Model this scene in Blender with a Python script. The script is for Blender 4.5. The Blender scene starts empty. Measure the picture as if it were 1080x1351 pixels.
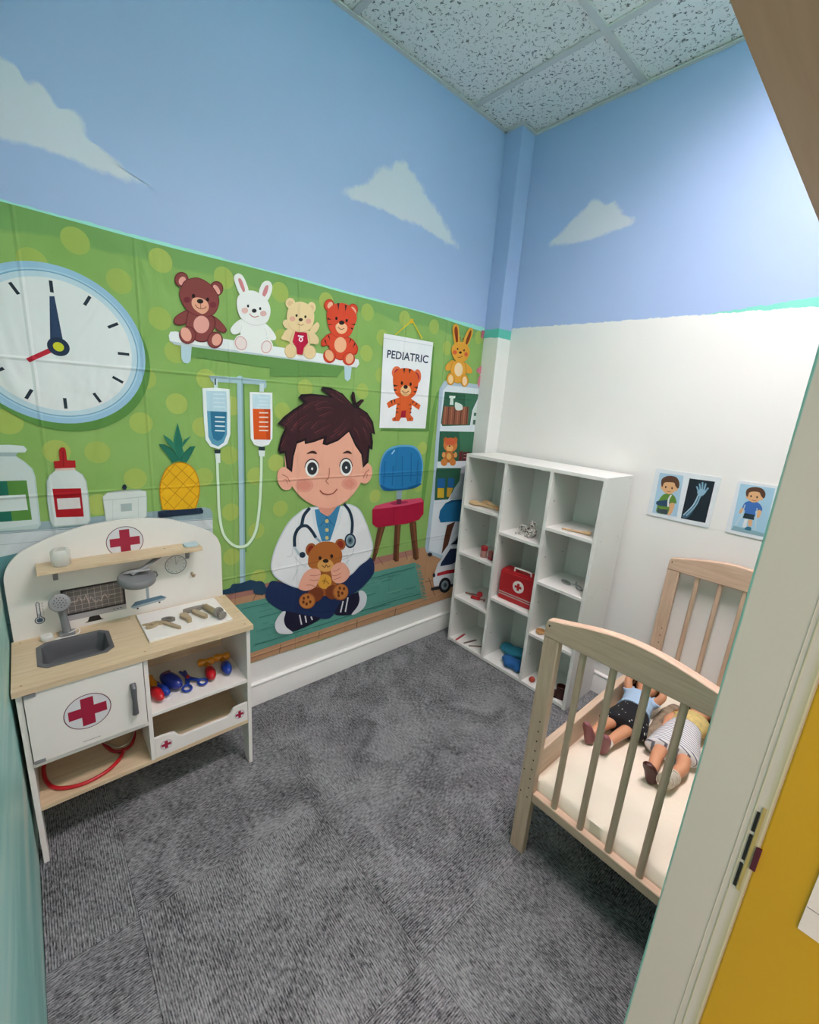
import bpy, bmesh, math, random
from mathutils import Vector, Matrix, Euler
from mathutils.geometry import tessellate_polygon

scene = bpy.context.scene
random.seed(7)

# ------------------------------------------------------------------ camera
CAM = Vector((1.53980, -1.91743, 1.26733))
YAW, PITCH, ROLL = (math.radians(a) for a in (-47.7948, -14.2064, 4.2899))
FPX = 568.6                      # focal length in pixels of a 1080-wide frame
FWD = Vector((math.sin(YAW)*math.cos(PITCH), math.cos(YAW)*math.cos(PITCH), math.sin(PITCH)))
_r = Vector((math.cos(YAW), -math.sin(YAW), 0)); _u = _r.cross(FWD)
RGT = _r*math.cos(ROLL) + _u*math.sin(ROLL)
UPV = -_r*math.sin(ROLL) + _u*math.cos(ROLL)
cd = bpy.data.cameras.new('camera'); cam = bpy.data.objects.new('camera', cd)
scene.collection.objects.link(cam)
cd.sensor_fit = 'HORIZONTAL'; cd.sensor_width = 36.0; cd.lens = FPX/1080*36
cd.clip_start = 0.01; cd.clip_end = 50
m = Matrix((RGT, UPV, -FWD)).transposed().to_4x4(); m.translation = CAM
cam.matrix_world = m
scene.camera = cam

# ------------------------------------------------------------------ light that is not a lamp of its own: the lit shop outside the doorway
world = bpy.data.worlds.new('world'); scene.world = world; world.use_nodes = True
bg = world.node_tree.nodes['Background']
bg.inputs[0].default_value = (1.0, 0.82, 0.78, 1); bg.inputs[1].default_value = 0.92
scene.view_settings.view_transform = 'Standard'; scene.view_settings.look = 'None'
scene.view_settings.gamma = 1.0; scene.view_settings.use_curve_mapping = False
scene.view_settings.exposure = 1.32
PANEL_STRENGTH = 23.0            # ceiling light panel (its builder is further down)

# ------------------------------------------------------------------ helpers
COL = scene.collection

def lin(h):
    h = h.lstrip('#'); o = []
    for i in (0, 2, 4):
        c = int(h[i:i+2], 16)/255
        o.append(c/12.92 if c <= 0.04045 else ((c+0.055)/1.055)**2.4)
    return (o[0], o[1], o[2], 1.0)

MATS = {}
def N(nt, t, **kw):
    n = nt.nodes.new(t)
    for k, v in kw.items(): setattr(n, k, v)
    return n

def mat(name, col, rough=0.6, var=0.06, scale=30.0, bump=0.0, bscale=200.0, metal=0.0, stretch=None, trans=0.0, alpha=1.0, spec=0.5):
    """Plain procedural material: colour with noise variation and a fine noise bump."""
    if name in MATS: return MATS[name]
    m = bpy.data.materials.new(name); m.use_nodes = True; nt = m.node_tree
    b = nt.nodes['Principled BSDF']; L = nt.links.new
    tc = N(nt, 'ShaderNodeTexCoord'); mp = N(nt, 'ShaderNodeMapping')
    if stretch: mp.inputs['Scale'].default_value = stretch
    L(tc.outputs['Object'], mp.inputs['Vector'])
    n = N(nt, 'ShaderNodeTexNoise'); n.inputs['Scale'].default_value = scale; n.inputs['Detail'].default_value = 4
    L(mp.outputs[0], n.inputs['Vector'])
    c = lin(col); mx = N(nt, 'ShaderNodeMix', data_type='RGBA')
    mx.inputs[6].default_value = tuple(x*(1-var*1.5) for x in c[:3]) + (1,)
    mx.inputs[7].default_value = tuple(min(1, x*(1+var)) for x in c[:3]) + (1,)
    L(n.outputs['Fac'], mx.inputs[0]); L(mx.outputs[2], b.inputs['Base Color'])
    b.inputs['Roughness'].default_value = rough; b.inputs['Metallic'].default_value = metal
    b.inputs['Specular IOR Level'].default_value = spec
    if trans: b.inputs['Transmission Weight'].default_value = trans; b.inputs['IOR'].default_value = 1.4
    if alpha < 1: b.inputs['Alpha'].default_value = alpha
    if bump:
        n2 = N(nt, 'ShaderNodeTexNoise'); n2.inputs['Scale'].default_value = bscale; n2.inputs['Detail'].default_value = 3
        L(mp.outputs[0], n2.inputs['Vector'])
        bp = N(nt, 'ShaderNodeBump'); bp.inputs['Strength'].default_value = bump; bp.inputs['Distance'].default_value = 0.002
        L(n2.outputs['Fac'], bp.inputs['Height']); L(bp.outputs[0], b.inputs['Normal'])
    MATS[name] = m; return m

def wood(name, light, dark, axis='y', rough=0.45, scale=6.0):
    if name in MATS: return MATS[name]
    m = bpy.data.materials.new(name); m.use_nodes = True; nt = m.node_tree
    b = nt.nodes['Principled BSDF']; L = nt.links.new
    tc = N(nt, 'ShaderNodeTexCoord'); mp = N(nt, 'ShaderNodeMapping')
    s = {'x': (1.5, 22, 22), 'y': (22, 1.5, 22), 'z': (22, 22, 1.5)}[axis]
    mp.inputs['Scale'].default_value = s
    L(tc.outputs['Object'], mp.inputs['Vector'])
    n = N(nt, 'ShaderNodeTexNoise'); n.inputs['Scale'].default_value = scale; n.inputs['Detail'].default_value = 6; n.inputs['Distortion'].default_value = 0.6
    L(mp.outputs[0], n.inputs['Vector'])
    r = N(nt, 'ShaderNodeValToRGB'); r.color_ramp.elements[0].position = 0.3; r.color_ramp.elements[1].position = 0.7
    r.color_ramp.elements[0].color = lin(dark); r.color_ramp.elements[1].color = lin(light)
    L(n.outputs['Fac'], r.inputs[0]); L(r.outputs[0], b.inputs['Base Color'])
    b.inputs['Roughness'].default_value = rough
    bp = N(nt, 'ShaderNodeBump'); bp.inputs['Strength'].default_value = 0.08; bp.inputs['Distance'].default_value = 0.001
    L(n.outputs['Fac'], bp.inputs['Height']); L(bp.outputs[0], b.inputs['Normal'])
    MATS[name] = m; return m

def catmull(p, closed=True, k=6):
    n = len(p); out = []
    rng = range(n if closed else n-1)
    for i in rng:
        if closed: a, b, c, d = p[(i-1) % n], p[i], p[(i+1) % n], p[(i+2) % n]
        else: a, b, c, d = p[max(i-1, 0)], p[i], p[i+1], p[min(i+2, n-1)]
        for j in range(k):
            t = j/k; t2 = t*t; t3 = t2*t
            out.append(tuple(0.5*((2*b[q]) + (c[q]-a[q])*t + (2*a[q]-5*b[q]+4*c[q]-d[q])*t2 + (3*b[q]-a[q]-3*c[q]+d[q])*t3) for q in range(len(b))))
    if not closed: out.append(tuple(p[-1]))
    return out

class MB:
    """collects shapes for ONE mesh object"""
    def __init__(s): s.v = []; s.f = []
    def add(s, v, f):
        o = len(s.v); s.v += [tuple(x) for x in v]; s.f += [tuple(i+o for i in q) for q in f]; return s
    def box(s, x0, x1, y0, y1, z0, z1):
        v = [(x, y, z) for x in (x0, x1) for y in (y0, y1) for z in (z0, z1)]
        return s.add(v, [(0,1,3,2),(4,6,7,5),(0,4,5,1),(2,3,7,6),(0,2,6,4),(1,5,7,3)])
    def prism(s, poly, axis, a0, a1):
        n = len(poly)
        mk = {'x': lambda p, a: (a, p[0], p[1]), 'y': lambda p, a: (p[0], a, p[1]), 'z': lambda p, a: (p[0], p[1], a)}[axis]
        v = [mk(p, a0) for p in poly] + [mk(p, a1) for p in poly]
        f = [tuple(range(n-1, -1, -1)), tuple(range(n, 2*n))] + [(i, (i+1) % n, n+(i+1) % n, n+i) for i in range(n)]
        return s.add(v, f)
    def tube(s, pts, r, n=10, closed=False, flat=1.0):
        P = [Vector(p) for p in pts]; m_ = len(P)
        R_ = r if isinstance(r, (list, tuple)) else [r]*m_
        T = []
        for i in range(m_):
            if closed: t = P[(i+1) % m_]-P[i-1]
            else: t = P[min(i+1, m_-1)]-P[max(i-1, 0)]
            T.append(t.normalized() if t.length > 1e-9 else Vector((0,0,1)))
        up = Vector((0,0,1)) if abs(T[0].z) < 0.9 else Vector((1,0,0))
        nv = T[0].cross(up).normalized(); v = []
        for i in range(m_):
            nv = (nv - T[i]*nv.dot(T[i])); nv = nv.normalized() if nv.length > 1e-9 else T[i].orthogonal().normalized()
            bv = T[i].cross(nv)
            for j in range(n):
                a = 2*math.pi*j/n; v.append(P[i]+nv*math.cos(a)*R_[i]+bv*math.sin(a)*R_[i]*flat)
        f = []
        for i in range(m_ if closed else m_-1):
            k = (i+1) % m_
            for j in range(n): f.append((i*n+j, i*n+(j+1) % n, k*n+(j+1) % n, k*n+j))
        if not closed: f += [tuple(range(n-1, -1, -1)), tuple(range((m_-1)*n, m_*n))]
        return s.add(v, f)
    def lathe(s, prof, c=(0,0,0), axis=(0,0,1), n=24):
        A = Vector(axis).normalized(); X = A.orthogonal().normalized(); Y = A.cross(X); C = Vector(c)
        v = []; f = []
        for (r, h) in prof:
            for j in range(n):
                a = 2*math.pi*j/n; v.append(C+A*h+(X*math.cos(a)+Y*math.sin(a))*max(r, 1e-5))
        for i in range(len(prof)-1):
            for j in range(n): f.append((i*n+j, i*n+(j+1) % n, (i+1)*n+(j+1) % n, (i+1)*n+j))
        if prof[0][0] > 1e-4: f.append(tuple(range(n-1, -1, -1)))
        if prof[-1][0] > 1e-4: f.append(tuple(range((len(prof)-1)*n, len(prof)*n)))
        return s.add(v, f)
    def ell(s, c, r, rot=(0,0,0), nu=18, nv=10, p=1.0):
        M = Euler(rot).to_matrix(); v = []; f = []; C = Vector(c)
        sp = lambda x: math.copysign(abs(x)**p, x)
        for i in range(nv+1):
            th = math.pi*i/nv
            for j in range(nu):
                a = 2*math.pi*j/nu
                v.append(C+M@Vector((r[0]*sp(math.sin(th))*sp(math.cos(a)), r[1]*sp(math.sin(th))*sp(math.sin(a)), r[2]*sp(math.cos(th)))))
        for i in range(nv):
            for j in range(nu): f.append((i*nu+j, (i+1)*nu+j, (i+1)*nu+(j+1) % nu, i*nu+(j+1) % nu))
        return s.add(v, f)
    def xf(s, M):
        s.v = [tuple(M@Vector(p)) for p in s.v]; return s

ROOTLOC = {}
def thing(name, label, cat, loc=(0,0,0), rot=None, group=None, local=False):
    o = bpy.data.objects.new(name, None); COL.objects.link(o); o.empty_display_size = 0.05
    o.location = loc
    if rot is not None: o.rotation_euler = rot if isinstance(rot, (tuple, list)) else (0, 0, rot)
    o['label'] = label; o['category'] = cat
    if group: o['group'] = group
    ROOTLOC[o.name] = Vector((0,0,0)) if local or rot is not None else Vector(loc)
    return o

def obj(name, mb, material, parent=None, bevel=0.0, smooth=40, label=None, kind=None, seg=2):
    me = bpy.data.meshes.new(name)
    off = ROOTLOC.get(parent.name, Vector((0,0,0))) if parent else Vector((0,0,0))
    me.from_pydata([tuple(Vector(p)-off) for p in mb.v], [], mb.f)
    bm = bmesh.new(); bm.from_mesh(me)
    bmesh.ops.remove_doubles(bm, verts=bm.verts, dist=1e-6)
    bmesh.ops.recalc_face_normals(bm, faces=bm.faces); bm.to_mesh(me); bm.free()
    me.materials.append(material)
    if smooth:
        me.shade_smooth(); me.set_sharp_from_angle(angle=math.radians(smooth))
    o = bpy.data.objects.new(name, me); COL.objects.link(o)
    if parent: o.parent = parent; ROOTLOC[o.name] = off
    if bevel:
        md = o.modifiers.new('bevel', 'BEVEL'); md.width = bevel; md.segments = seg; md.limit_method = 'ANGLE'; md.angle_limit = math.radians(40)
    if label: o['label'] = label
    if kind: o['kind'] = kind
    return o

def tag(o, label, cat, group=None):
    o['label'] = label; o['category'] = cat
    if group: o['group'] = group
    return o

def single(name, mb, material, label, cat, group=None, **kw):
    """a thing that is one mesh: origin moved to the middle of its base"""
    xs = [p[0] for p in mb.v]; ys = [p[1] for p in mb.v]; zs = [p[2] for p in mb.v]
    c = Vector(((min(xs)+max(xs))/2, (min(ys)+max(ys))/2, min(zs)))
    mb.v = [tuple(Vector(p)-c) for p in mb.v]
    o = obj(name, mb, material, **kw); o.location = c
    return tag(o, label, cat, group)

def box(*a): return MB().box(*a)

# ------------------------------------------------------------------ flat print: coloured shapes on a plane
def ray(px, py): return FWD + RGT*((px-540)/FPX) - UPV*((py-675.5)/FPX)

PRINT = None
def print_material():
    """ink colour from the mesh's own colour attribute, on soft cloth with folds"""
    m = bpy.data.materials.new('printed_cloth'); m.use_nodes = True; nt = m.node_tree; L = nt.links.new
    b = nt.nodes['Principled BSDF']; b.inputs['Roughness'].default_value = 0.75; b.inputs['Specular IOR Level'].default_value = 0.25
    at = N(nt, 'ShaderNodeAttribute', attribute_name='ink'); L(at.outputs['Color'], b.inputs['Base Color'])
    cloth_relief(nt, b)
    return m

def cloth_relief(nt, b):
    L = nt.links.new
    g = N(nt, 'ShaderNodeNewGeometry'); sx = N(nt, 'ShaderNodeSeparateXYZ'); L(g.outputs['Position'], sx.inputs[0])
    def crease(sock, period, phase, w):
        a = N(nt, 'ShaderNodeMath', operation='ADD'); L(sock, a.inputs[0]); a.inputs[1].default_value = phase
        d = N(nt, 'ShaderNodeMath', operation='PINGPONG'); L(a.outputs[0], d.inputs[0]); d.inputs[1].default_value = period/2
        mr = N(nt, 'ShaderNodeMapRange'); L(d.outputs[0], mr.inputs[0]); mr.inputs[1].default_value = 0; mr.inputs[2].default_value = w
        mr.inputs[3].default_value = 1; mr.inputs[4].default_value = 0; return mr.outputs[0]
    c1 = crease(sx.outputs['Y'], 0.25, 0.88, 0.006); c2 = crease(sx.outputs['Z'], 0.36, -0.945, 0.006)
    ad = N(nt, 'ShaderNodeMath', operation='ADD'); L(c1, ad.inputs[0]); L(c2, ad.inputs[1])
    mp = N(nt, 'ShaderNodeMapping'); mp.inputs['Scale'].default_value = (1, 4.0, 2.6); mp.inputs['Rotation'].default_value = (0.5, 0, 0)
    L(g.outputs['Position'], mp.inputs[0])
    n = N(nt, 'ShaderNodeTexNoise'); n.inputs['Scale'].default_value = 1.6; n.inputs['Detail'].default_value = 2.5; n.inputs['Distortion'].default_value = 0.8
    L(mp.outputs[0], n.inputs['Vector'])
    ml = N(nt, 'ShaderNodeMath', operation='MULTIPLY_ADD'); L(n.outputs['Fac'], ml.inputs[0]); ml.inputs[1].default_value = 7.0; L(ad.outputs[0], ml.inputs[2])
    bp = N(nt, 'ShaderNodeBump'); bp.inputs['Strength'].default_value = 0.8; bp.inputs['Distance'].default_value = 0.0028
    L(ml.outputs[0], bp.inputs['Height']); L(bp.outputs[0], b.inputs['Normal'])

def paper_print_material():
    m = bpy.data.materials.new('printed_paper'); m.use_nodes = True; nt = m.node_tree; L = nt.links.new
    b = nt.nodes['Principled BSDF']; b.inputs['Roughness'].default_value = 0.4
    at = N(nt, 'ShaderNodeAttribute', attribute_name='ink')
    n = N(nt, 'ShaderNodeTexNoise'); n.inputs['Scale'].default_value = 900
    mx = N(nt, 'ShaderNodeMix', data_type='RGBA', blend_type='MULTIPLY'); mx.inputs[0].default_value = 0.08
    L(at.outputs['Color'], mx.inputs[6]); L(n.outputs['Color'], mx.inputs[7]); L(mx.outputs[2], b.inputs['Base Color'])
    return m

class Print:
    """ink shapes laid on a plane (axis, value), drawn in photo crops (ox, oy, scale) or, without crop, in the plane's own metres"""
    STEP = 0.00003
    def __init__(s, name, parent, plane, crop=None, lvl=0.0, material=None):
        s.name, s.parent, s.ax, s.val, s.crop, s.lvl = name, parent, plane[0], plane[1], crop, lvl
        s.v = []; s.f = []; s.c = []; s.k = 0; s.sign = 1 if s.ax == 0 else -1; s.material = material
    def at(s, a, b):
        if s.crop is None: return (a, b)
        d = ray(s.crop[0]+a*s.crop[2], s.crop[1]+b*s.crop[2]); t = (s.val-CAM[s.ax])/d[s.ax]; P = CAM+d*t
        return (P[1-s.ax], P[2])
    def raw(s, uv, col, keep=False):
        w = s.val + s.sign*(s.lvl + s.k*s.STEP)
        if not keep: s.k += 1
        o = len(s.v)
        for (u, v) in uv: s.v.append((w, u, v) if s.ax == 0 else (u, w, v))
        s.f.append(tuple(range(o, o+len(uv)))); s.c.append(lin(col))
    def p(s, pts, col, sm=True, k=5, keep=False):
        q = catmull(pts, True, k) if sm else pts
        s.raw([s.at(*x) for x in q], col, keep); return s
    def e(s, cx, cy, rx, ry, col, rot=0, n=28, keep=False, a0=0, a1=360):
        c, d = math.cos(math.radians(rot)), math.sin(math.radians(rot)); q = []
        full = abs(a1-a0) >= 360
        for i in range(n if full else n+1):
            t = math.radians(a0+(a1-a0)*i/n); x, y = rx*math.cos(t), ry*math.sin(t)
            q.append((cx+x*c-y*d, cy+x*d+y*c))
        s.raw([s.at(*x) for x in q], col, keep); return s
    def s(self, pts, w, col, sm=True, closed=False, taper=False):
        q = catmull(pts, closed, 5) if sm and len(pts) > 2 else list(pts)
        n = len(q); Lf = []; Rt = []
        for i in range(n):
            a = q[(i-1) % n] if closed else q[max(i-1, 0)]; b = q[(i+1) % n] if closed else q[min(i+1, n-1)]
            dx, dy = b[0]-a[0], b[1]-a[1]; l = math.hypot(dx, dy) or 1
            ww = w/2*(1-0.85*i/(n-1) if taper else 1)
            Lf.append((q[i][0]-dy/l*ww, q[i][1]+dx/l*ww)); Rt.append((q[i][0]+dy/l*ww, q[i][1]-dx/l*ww))
        for i in range(n if closed else n-1):
            j = (i+1) % n
            self.raw([self.at(*x) for x in (Lf[i], Lf[j], Rt[j], Rt[i])], col, keep=True)
        self.k += 1; return self
    def text(s, string, tl, tr, br, bl, col):
        """lettering stretched over a quad given in crop units"""
        cu = bpy.data.curves.new('t', 'FONT'); cu.body = string; cu.resolution_u = 3; cu.offset = 0.018
        to = bpy.data.objects.new('t', cu); COL.objects.link(to)
        me = bpy.data.meshes.new_from_object(to.evaluated_get(bpy.context.evaluated_depsgraph_get()))
        xs = [v.co.x for v in me.vertices]; ys = [v.co.y for v in me.vertices]
        x0, x1, y0, y1 = min(xs), max(xs), min(ys), max(ys); Q = []
        for v in me.vertices:
            a = (v.co.x-x0)/(x1-x0); b = (v.co.y-y0)/(y1-y0)
            Q.append(tuple((bl[i]*(1-a)+br[i]*a)*(1-b)+(tl[i]*(1-a)+tr[i]*a)*b for i in (0, 1)))
        for pl in me.polygons: s.raw([s.at(*Q[i]) for i in pl.vertices], col, keep=True)
        s.k += 1; bpy.data.objects.remove(to); bpy.data.meshes.remove(me); bpy.data.curves.remove(cu); return s
    def done(s, label=None, keepname=None):
        off = ROOTLOC.get(s.parent.name, Vector((0,0,0)))
        me = bpy.data.meshes.new(s.name); me.from_pydata([tuple(Vector(x)-off) for x in s.v], [], s.f)
        ca = me.color_attributes.new('ink', 'FLOAT_COLOR', 'CORNER'); i = 0
        for poly, c in zip(s.f, s.c):
            for _ in poly: ca.data[i].color = c; i += 1
        me.materials.append(s.material or PRINT)
        o = bpy.data.objects.new(s.name, me); COL.objects.link(o); o.parent = s.parent; ROOTLOC[o.name] = off
        if label: o['label'] = label
        return o
PRINT = print_material(); PAPER = paper_print_material()

# ------------------------------------------------------------------ the room
H = 2.5; XR = 1.478; YN = -2.012; JY = -1.45; HEAD = 1.39; TH = 0.06

def st(o): o['kind'] = 'structure'; return o

def paint(name, bands, teal=None, bump=0.05):
    """painted wall: colours stacked in height with a hand-brushed edge; bands = [(z_from, hex)...] rising"""
    m = bpy.data.materials.new(name); m.use_nodes = True; nt = m.node_tree; L = nt.links.new
    b = nt.nodes['Principled BSDF']; b.inputs['Roughness'].default_value = 0.55; b.inputs['Specular IOR Level'].default_value = 0.35
    g = N(nt, 'ShaderNodeNewGeometry'); sx = N(nt, 'ShaderNodeSeparateXYZ'); L(g.outputs['Position'], sx.inputs[0])
    n = N(nt, 'ShaderNodeTexNoise'); n.inputs['Scale'].default_value = 22; n.inputs['Detail'].default_value = 5; L(g.outputs['Position'], n.inputs['Vector'])
    z = N(nt, 'ShaderNodeMath', operation='MULTIPLY_ADD'); L(n.outputs['Fac'], z.inputs[0]); z.inputs[1].default_value = 0.012; L(sx.outputs['Z'], z.inputs[2])
    z2 = N(nt, 'ShaderNodeMath', operation='SUBTRACT'); L(z.outputs[0], z2.inputs[0]); z2.inputs[1].default_value = 0.006
    cur = None
    for i, (z0, h) in enumerate(bands):
        if i == 0:
            rgb = N(nt, 'ShaderNodeRGB'); rgb.outputs[0].default_value = lin(h); cur = rgb.outputs[0]; continue
        gt = N(nt, 'ShaderNodeMapRange'); L(z2.outputs[0], gt.inputs[0]); gt.inputs[1].default_value = z0-0.0008; gt.inputs[2].default_value = z0+0.0008
        f = gt.outputs[0]
        if teal and h == teal[0]:          # the band only from x = teal[1] on
            gx = N(nt, 'ShaderNodeMapRange'); L(sx.outputs['X'], gx.inputs[0]); gx.inputs[1].default_value = teal[1]-0.02; gx.inputs[2].default_value = teal[1]+0.02
            ml = N(nt, 'ShaderNodeMath', operation='MULTIPLY'); L(f, ml.inputs[0]); L(gx.outputs[0], ml.inputs[1]); f = ml.outputs[0]
        mx = N(nt, 'ShaderNodeMix', data_type='RGBA'); L(f, mx.inputs[0]); L(cur, mx.inputs[6]); mx.inputs[7].default_value = lin(h); cur = mx.outputs[2]
    n2 = N(nt, 'ShaderNodeTexNoise'); n2.inputs['Scale'].default_value = 3.0; n2.inputs['Detail'].default_value = 5; L(g.outputs['Position'], n2.inputs['Vector'])
    mv = N(nt, 'ShaderNodeMix', data_type='RGBA', blend_type='MULTIPLY'); mv.inputs[0].default_value = 0.08
    L(cur, mv.inputs[6]); L(n2.outputs['Fac'], mv.inputs[7]); L(mv.outputs[2], b.inputs['Base Color'])
    n3 = N(nt, 'ShaderNodeTexNoise'); n3.inputs['Scale'].default_value = 160; n3.inputs['Detail'].default_value = 3; L(g.outputs['Position'], n3.inputs['Vector'])
    bp = N(nt, 'ShaderNodeBump'); bp.inputs['Strength'].default_value = bump*3; bp.inputs['Distance'].default_value = 0.001
    L(n3.outputs['Fac'], bp.inputs['Height']); L(bp.outputs[0], b.inputs['Normal'])
    MATS[name] = m; return m

WHITE, BLUE, TEAL = '#ecece8', '#a8bee6', '#7fd6c4'
wm_left = paint('wall_paint_left', [(0, WHITE), (1.642, '#a3e6dc'), (1.6635, BLUE)])
wm_col = paint('wall_paint_column', [(0, WHITE), (1.612, '#62c4b4'), (1.654, BLUE)])

# back wall: the white ends in a slightly sloping brushed line, with a wedge of teal left above it towards the right
def back_paint():
    m = bpy.data.materials.new('wall_paint_back'); m.use_nodes = True; nt = m.node_tree; L = nt.links.new
    b = nt.nodes['Principled BSDF']; b.inputs['Roughness'].default_value = 0.55; b.inputs['Specular IOR Level'].default_value = 0.35
    g = N(nt, 'ShaderNodeNewGeometry'); sx = N(nt, 'ShaderNodeSeparateXYZ'); L(g.outputs['Position'], sx.inputs[0])
    mp = N(nt, 'ShaderNodeMapping'); mp.inputs['Scale'].default_value = (1.6, 1, 0.5); L(g.outputs['Position'], mp.inputs[0])
    n = N(nt, 'ShaderNodeTexNoise'); n.inputs['Scale'].default_value = 26; n.inputs['Detail'].default_value = 7; n.inputs['Roughness'].default_value = 0.7; L(mp.outputs[0], n.inputs['Vector'])
    z = N(nt, 'ShaderNodeMath', operation='MULTIPLY_ADD'); L(n.outputs['Fac'], z.inputs[0]); z.inputs[1].default_value = 0.022; L(sx.outputs['Z'], z.inputs[2])
    zs = N(nt, 'ShaderNodeMath', operation='MULTIPLY_ADD'); L(sx.outputs['X'], zs.inputs[0]); zs.inputs[1].default_value = 0.0135; L(z.outputs[0], zs.inputs[2])
    wt = N(nt, 'ShaderNodeMapRange'); L(zs.outputs[0], wt.inputs[0]); wt.inputs[1].default_value = 1.6802; wt.inputs[2].default_value = 1.6815
    tz = N(nt, 'ShaderNodeMath', operation='MULTIPLY_ADD'); L(sx.outputs['X'], tz.inputs[0]); tz.inputs[1].default_value = -0.090; L(zs.outputs[0], tz.inputs[2])
    bt = N(nt, 'ShaderNodeMapRange'); L(tz.outputs[0], bt.inputs[0]); bt.inputs[1].default_value = 1.5945; bt.inputs[2].default_value = 1.5975
    m1 = N(nt, 'ShaderNodeMix', data_type='RGBA'); L(bt.outputs[0], m1.inputs[0]); m1.inputs[6].default_value = lin(TEAL); m1.inputs[7].default_value = lin(BLUE)
    m2 = N(nt, 'ShaderNodeMix', data_type='RGBA'); L(wt.outputs[0], m2.inputs[0]); m2.inputs[6].default_value = lin(WHITE); L(m1.outputs[2], m2.inputs[7])
    n2 = N(nt, 'ShaderNodeTexNoise'); n2.inputs['Scale'].default_value = 3.0; n2.inputs['Detail'].default_value = 5; L(g.outputs['Position'], n2.inputs['Vector'])
    mv = N(nt, 'ShaderNodeMix', data_type='RGBA', blend_type='MULTIPLY'); mv.inputs[0].default_value = 0.08
    L(m2.outputs[2], mv.inputs[6]); L(n2.outputs['Fac'], mv.inputs[7]); L(mv.outputs[2], b.inputs['Base Color'])
    n3 = N(nt, 'ShaderNodeTexNoise'); n3.inputs['Scale'].default_value = 160; n3.inputs['Detail'].default_value = 3; L(g.outputs['Position'], n3.inputs['Vector'])
    bp = N(nt, 'ShaderNodeBump'); bp.inputs['Strength'].default_value = 0.15; bp.inputs['Distance'].default_value = 0.001
    L(n3.outputs['Fac'], bp.inputs['Height']); L(bp.outputs[0], b.inputs['Normal'])
    return m
wm_back = back_paint()

st(obj('wall_left', box(-0.08, 0, YN-0.1, 0, 0, H+0.17), wm_left, smooth=0))
st(obj('wall_back', box(-0.08, XR+TH, 0, 0.08, 0, H+0.17), wm_back, smooth=0))
st(obj('wall_corner', box(0, 0.094, -0.101, 0, 0, H-0.001), wm_col, smooth=0, bevel=0.002))

# near wall, teal with brushed light and dark sweeps
def teal_wall():
    m = bpy.data.materials.new('wall_paint_teal'); m.use_nodes = True; nt = m.node_tree; L = nt.links.new
    b = nt.nodes['Principled BSDF']; b.inputs['Roughness'].default_value = 0.45
    g = N(nt, 'ShaderNodeNewGeometry'); mp = N(nt, 'ShaderNodeMapping'); mp.inputs['Scale'].default_value = (1.2, 1, 7); L(g.outputs['Position'], mp.inputs[0])
    n = N(nt, 'ShaderNodeTexNoise'); n.inputs['Scale'].default_value = 1.7; n.inputs['Detail'].default_value = 5; n.inputs['Distortion'].default_value = 0.4; L(mp.outputs[0], n.inputs['Vector'])
    r = N(nt, 'ShaderNodeValToRGB'); e = r.color_ramp.elements
    e[0].position = 0.36; e[0].color = lin('#7fbdb5'); e[1].position = 0.66; e[1].color = lin('#bcd6c9')
    e2 = r.color_ramp.elements.new(0.5); e2.color = lin('#97cbc3')
    L(n.outputs['Fac'], r.inputs[0]); L(r.outputs[0], b.inputs['Base Color'])
    return m
st(obj('wall_front', box(-0.08, XR+TH+0.3, YN-0.1, YN, 0, H+0.17), teal_wall(), smooth=0))

# right wall: pier, doorway and the wall above it
def jamb_paint():
    m = bpy.data.materials.new('wall_paint_right'); m.use_nodes = True; nt = m.node_tree; L = nt.links.new
    b = nt.nodes['Principled BSDF']; b.inputs['Roughness'].default_value = 0.6
    g = N(nt, 'ShaderNodeNewGeometry'); sx = N(nt, 'ShaderNodeSeparateXYZ'); L(g.outputs['Position'], sx.inputs[0])
    n = N(nt, 'ShaderNodeTexNoise'); n.inputs['Scale'].default_value = 14; n.inputs['Detail'].default_value = 4; L(g.outputs['Position'], n.inputs['Vector'])
    a = N(nt, 'ShaderNodeMath', operation='MULTIPLY_ADD'); L(n.outputs['Fac'], a.inputs[0]); a.inputs[1].default_value = 0.0035; L(sx.outputs['X'], a.inputs[2])
    r1 = N(nt, 'ShaderNodeMapRange'); L(a.outputs[0], r1.inputs[0]); r1.inputs[1].default_value = XR+0.0026; r1.inputs[2].default_value = XR+0.0040
    mx = N(nt, 'ShaderNodeMix', data_type='RGBA'); L(r1.outputs[0], mx.inputs[0]); mx.inputs[6].default_value = lin('#8cc9bb'); mx.inputs[7].default_value = lin('#d2c9bd')
    r2 = N(nt, 'ShaderNodeMapRange'); L(a.outputs[0], r2.inputs[0]); r2.inputs[1].default_value = XR+TH-0.006; r2.inputs[2].default_value = XR+TH-0.001
    mx2 = N(nt, 'ShaderNodeMix', data_type='RGBA'); L(r2.outputs[0], mx2.inputs[0]); L(mx.outputs[2], mx2.inputs[6]); mx2.inputs[7].default_value = lin('#bdb794')
    L(mx2.outputs[2], b.inputs['Base Color'])
    n3 = N(nt, 'ShaderNodeTexNoise'); n3.inputs['Scale'].default_value = 45; n3.inputs['Detail'].default_value = 6; L(g.outputs['Position'], n3.inputs['Vector'])
    bp = N(nt, 'ShaderNodeBump'); bp.inputs['Strength'].default_value = 0.35; bp.inputs['Distance'].default_value = 0.002
    L(n3.outputs['Fac'], bp.inputs['Height']); L(bp.outputs[0], b.inputs['Normal'])
    return m
mb = MB()
prof = [(JY, 0), (0, 0), (0, H+0.17), (YN, H+0.17), (YN, HEAD), (JY, HEAD)]
mb.prism(prof, 'x', XR, XR+TH)
wr = st(obj('wall_right', mb, jamb_paint(), smooth=0, bevel=0.002))
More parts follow.
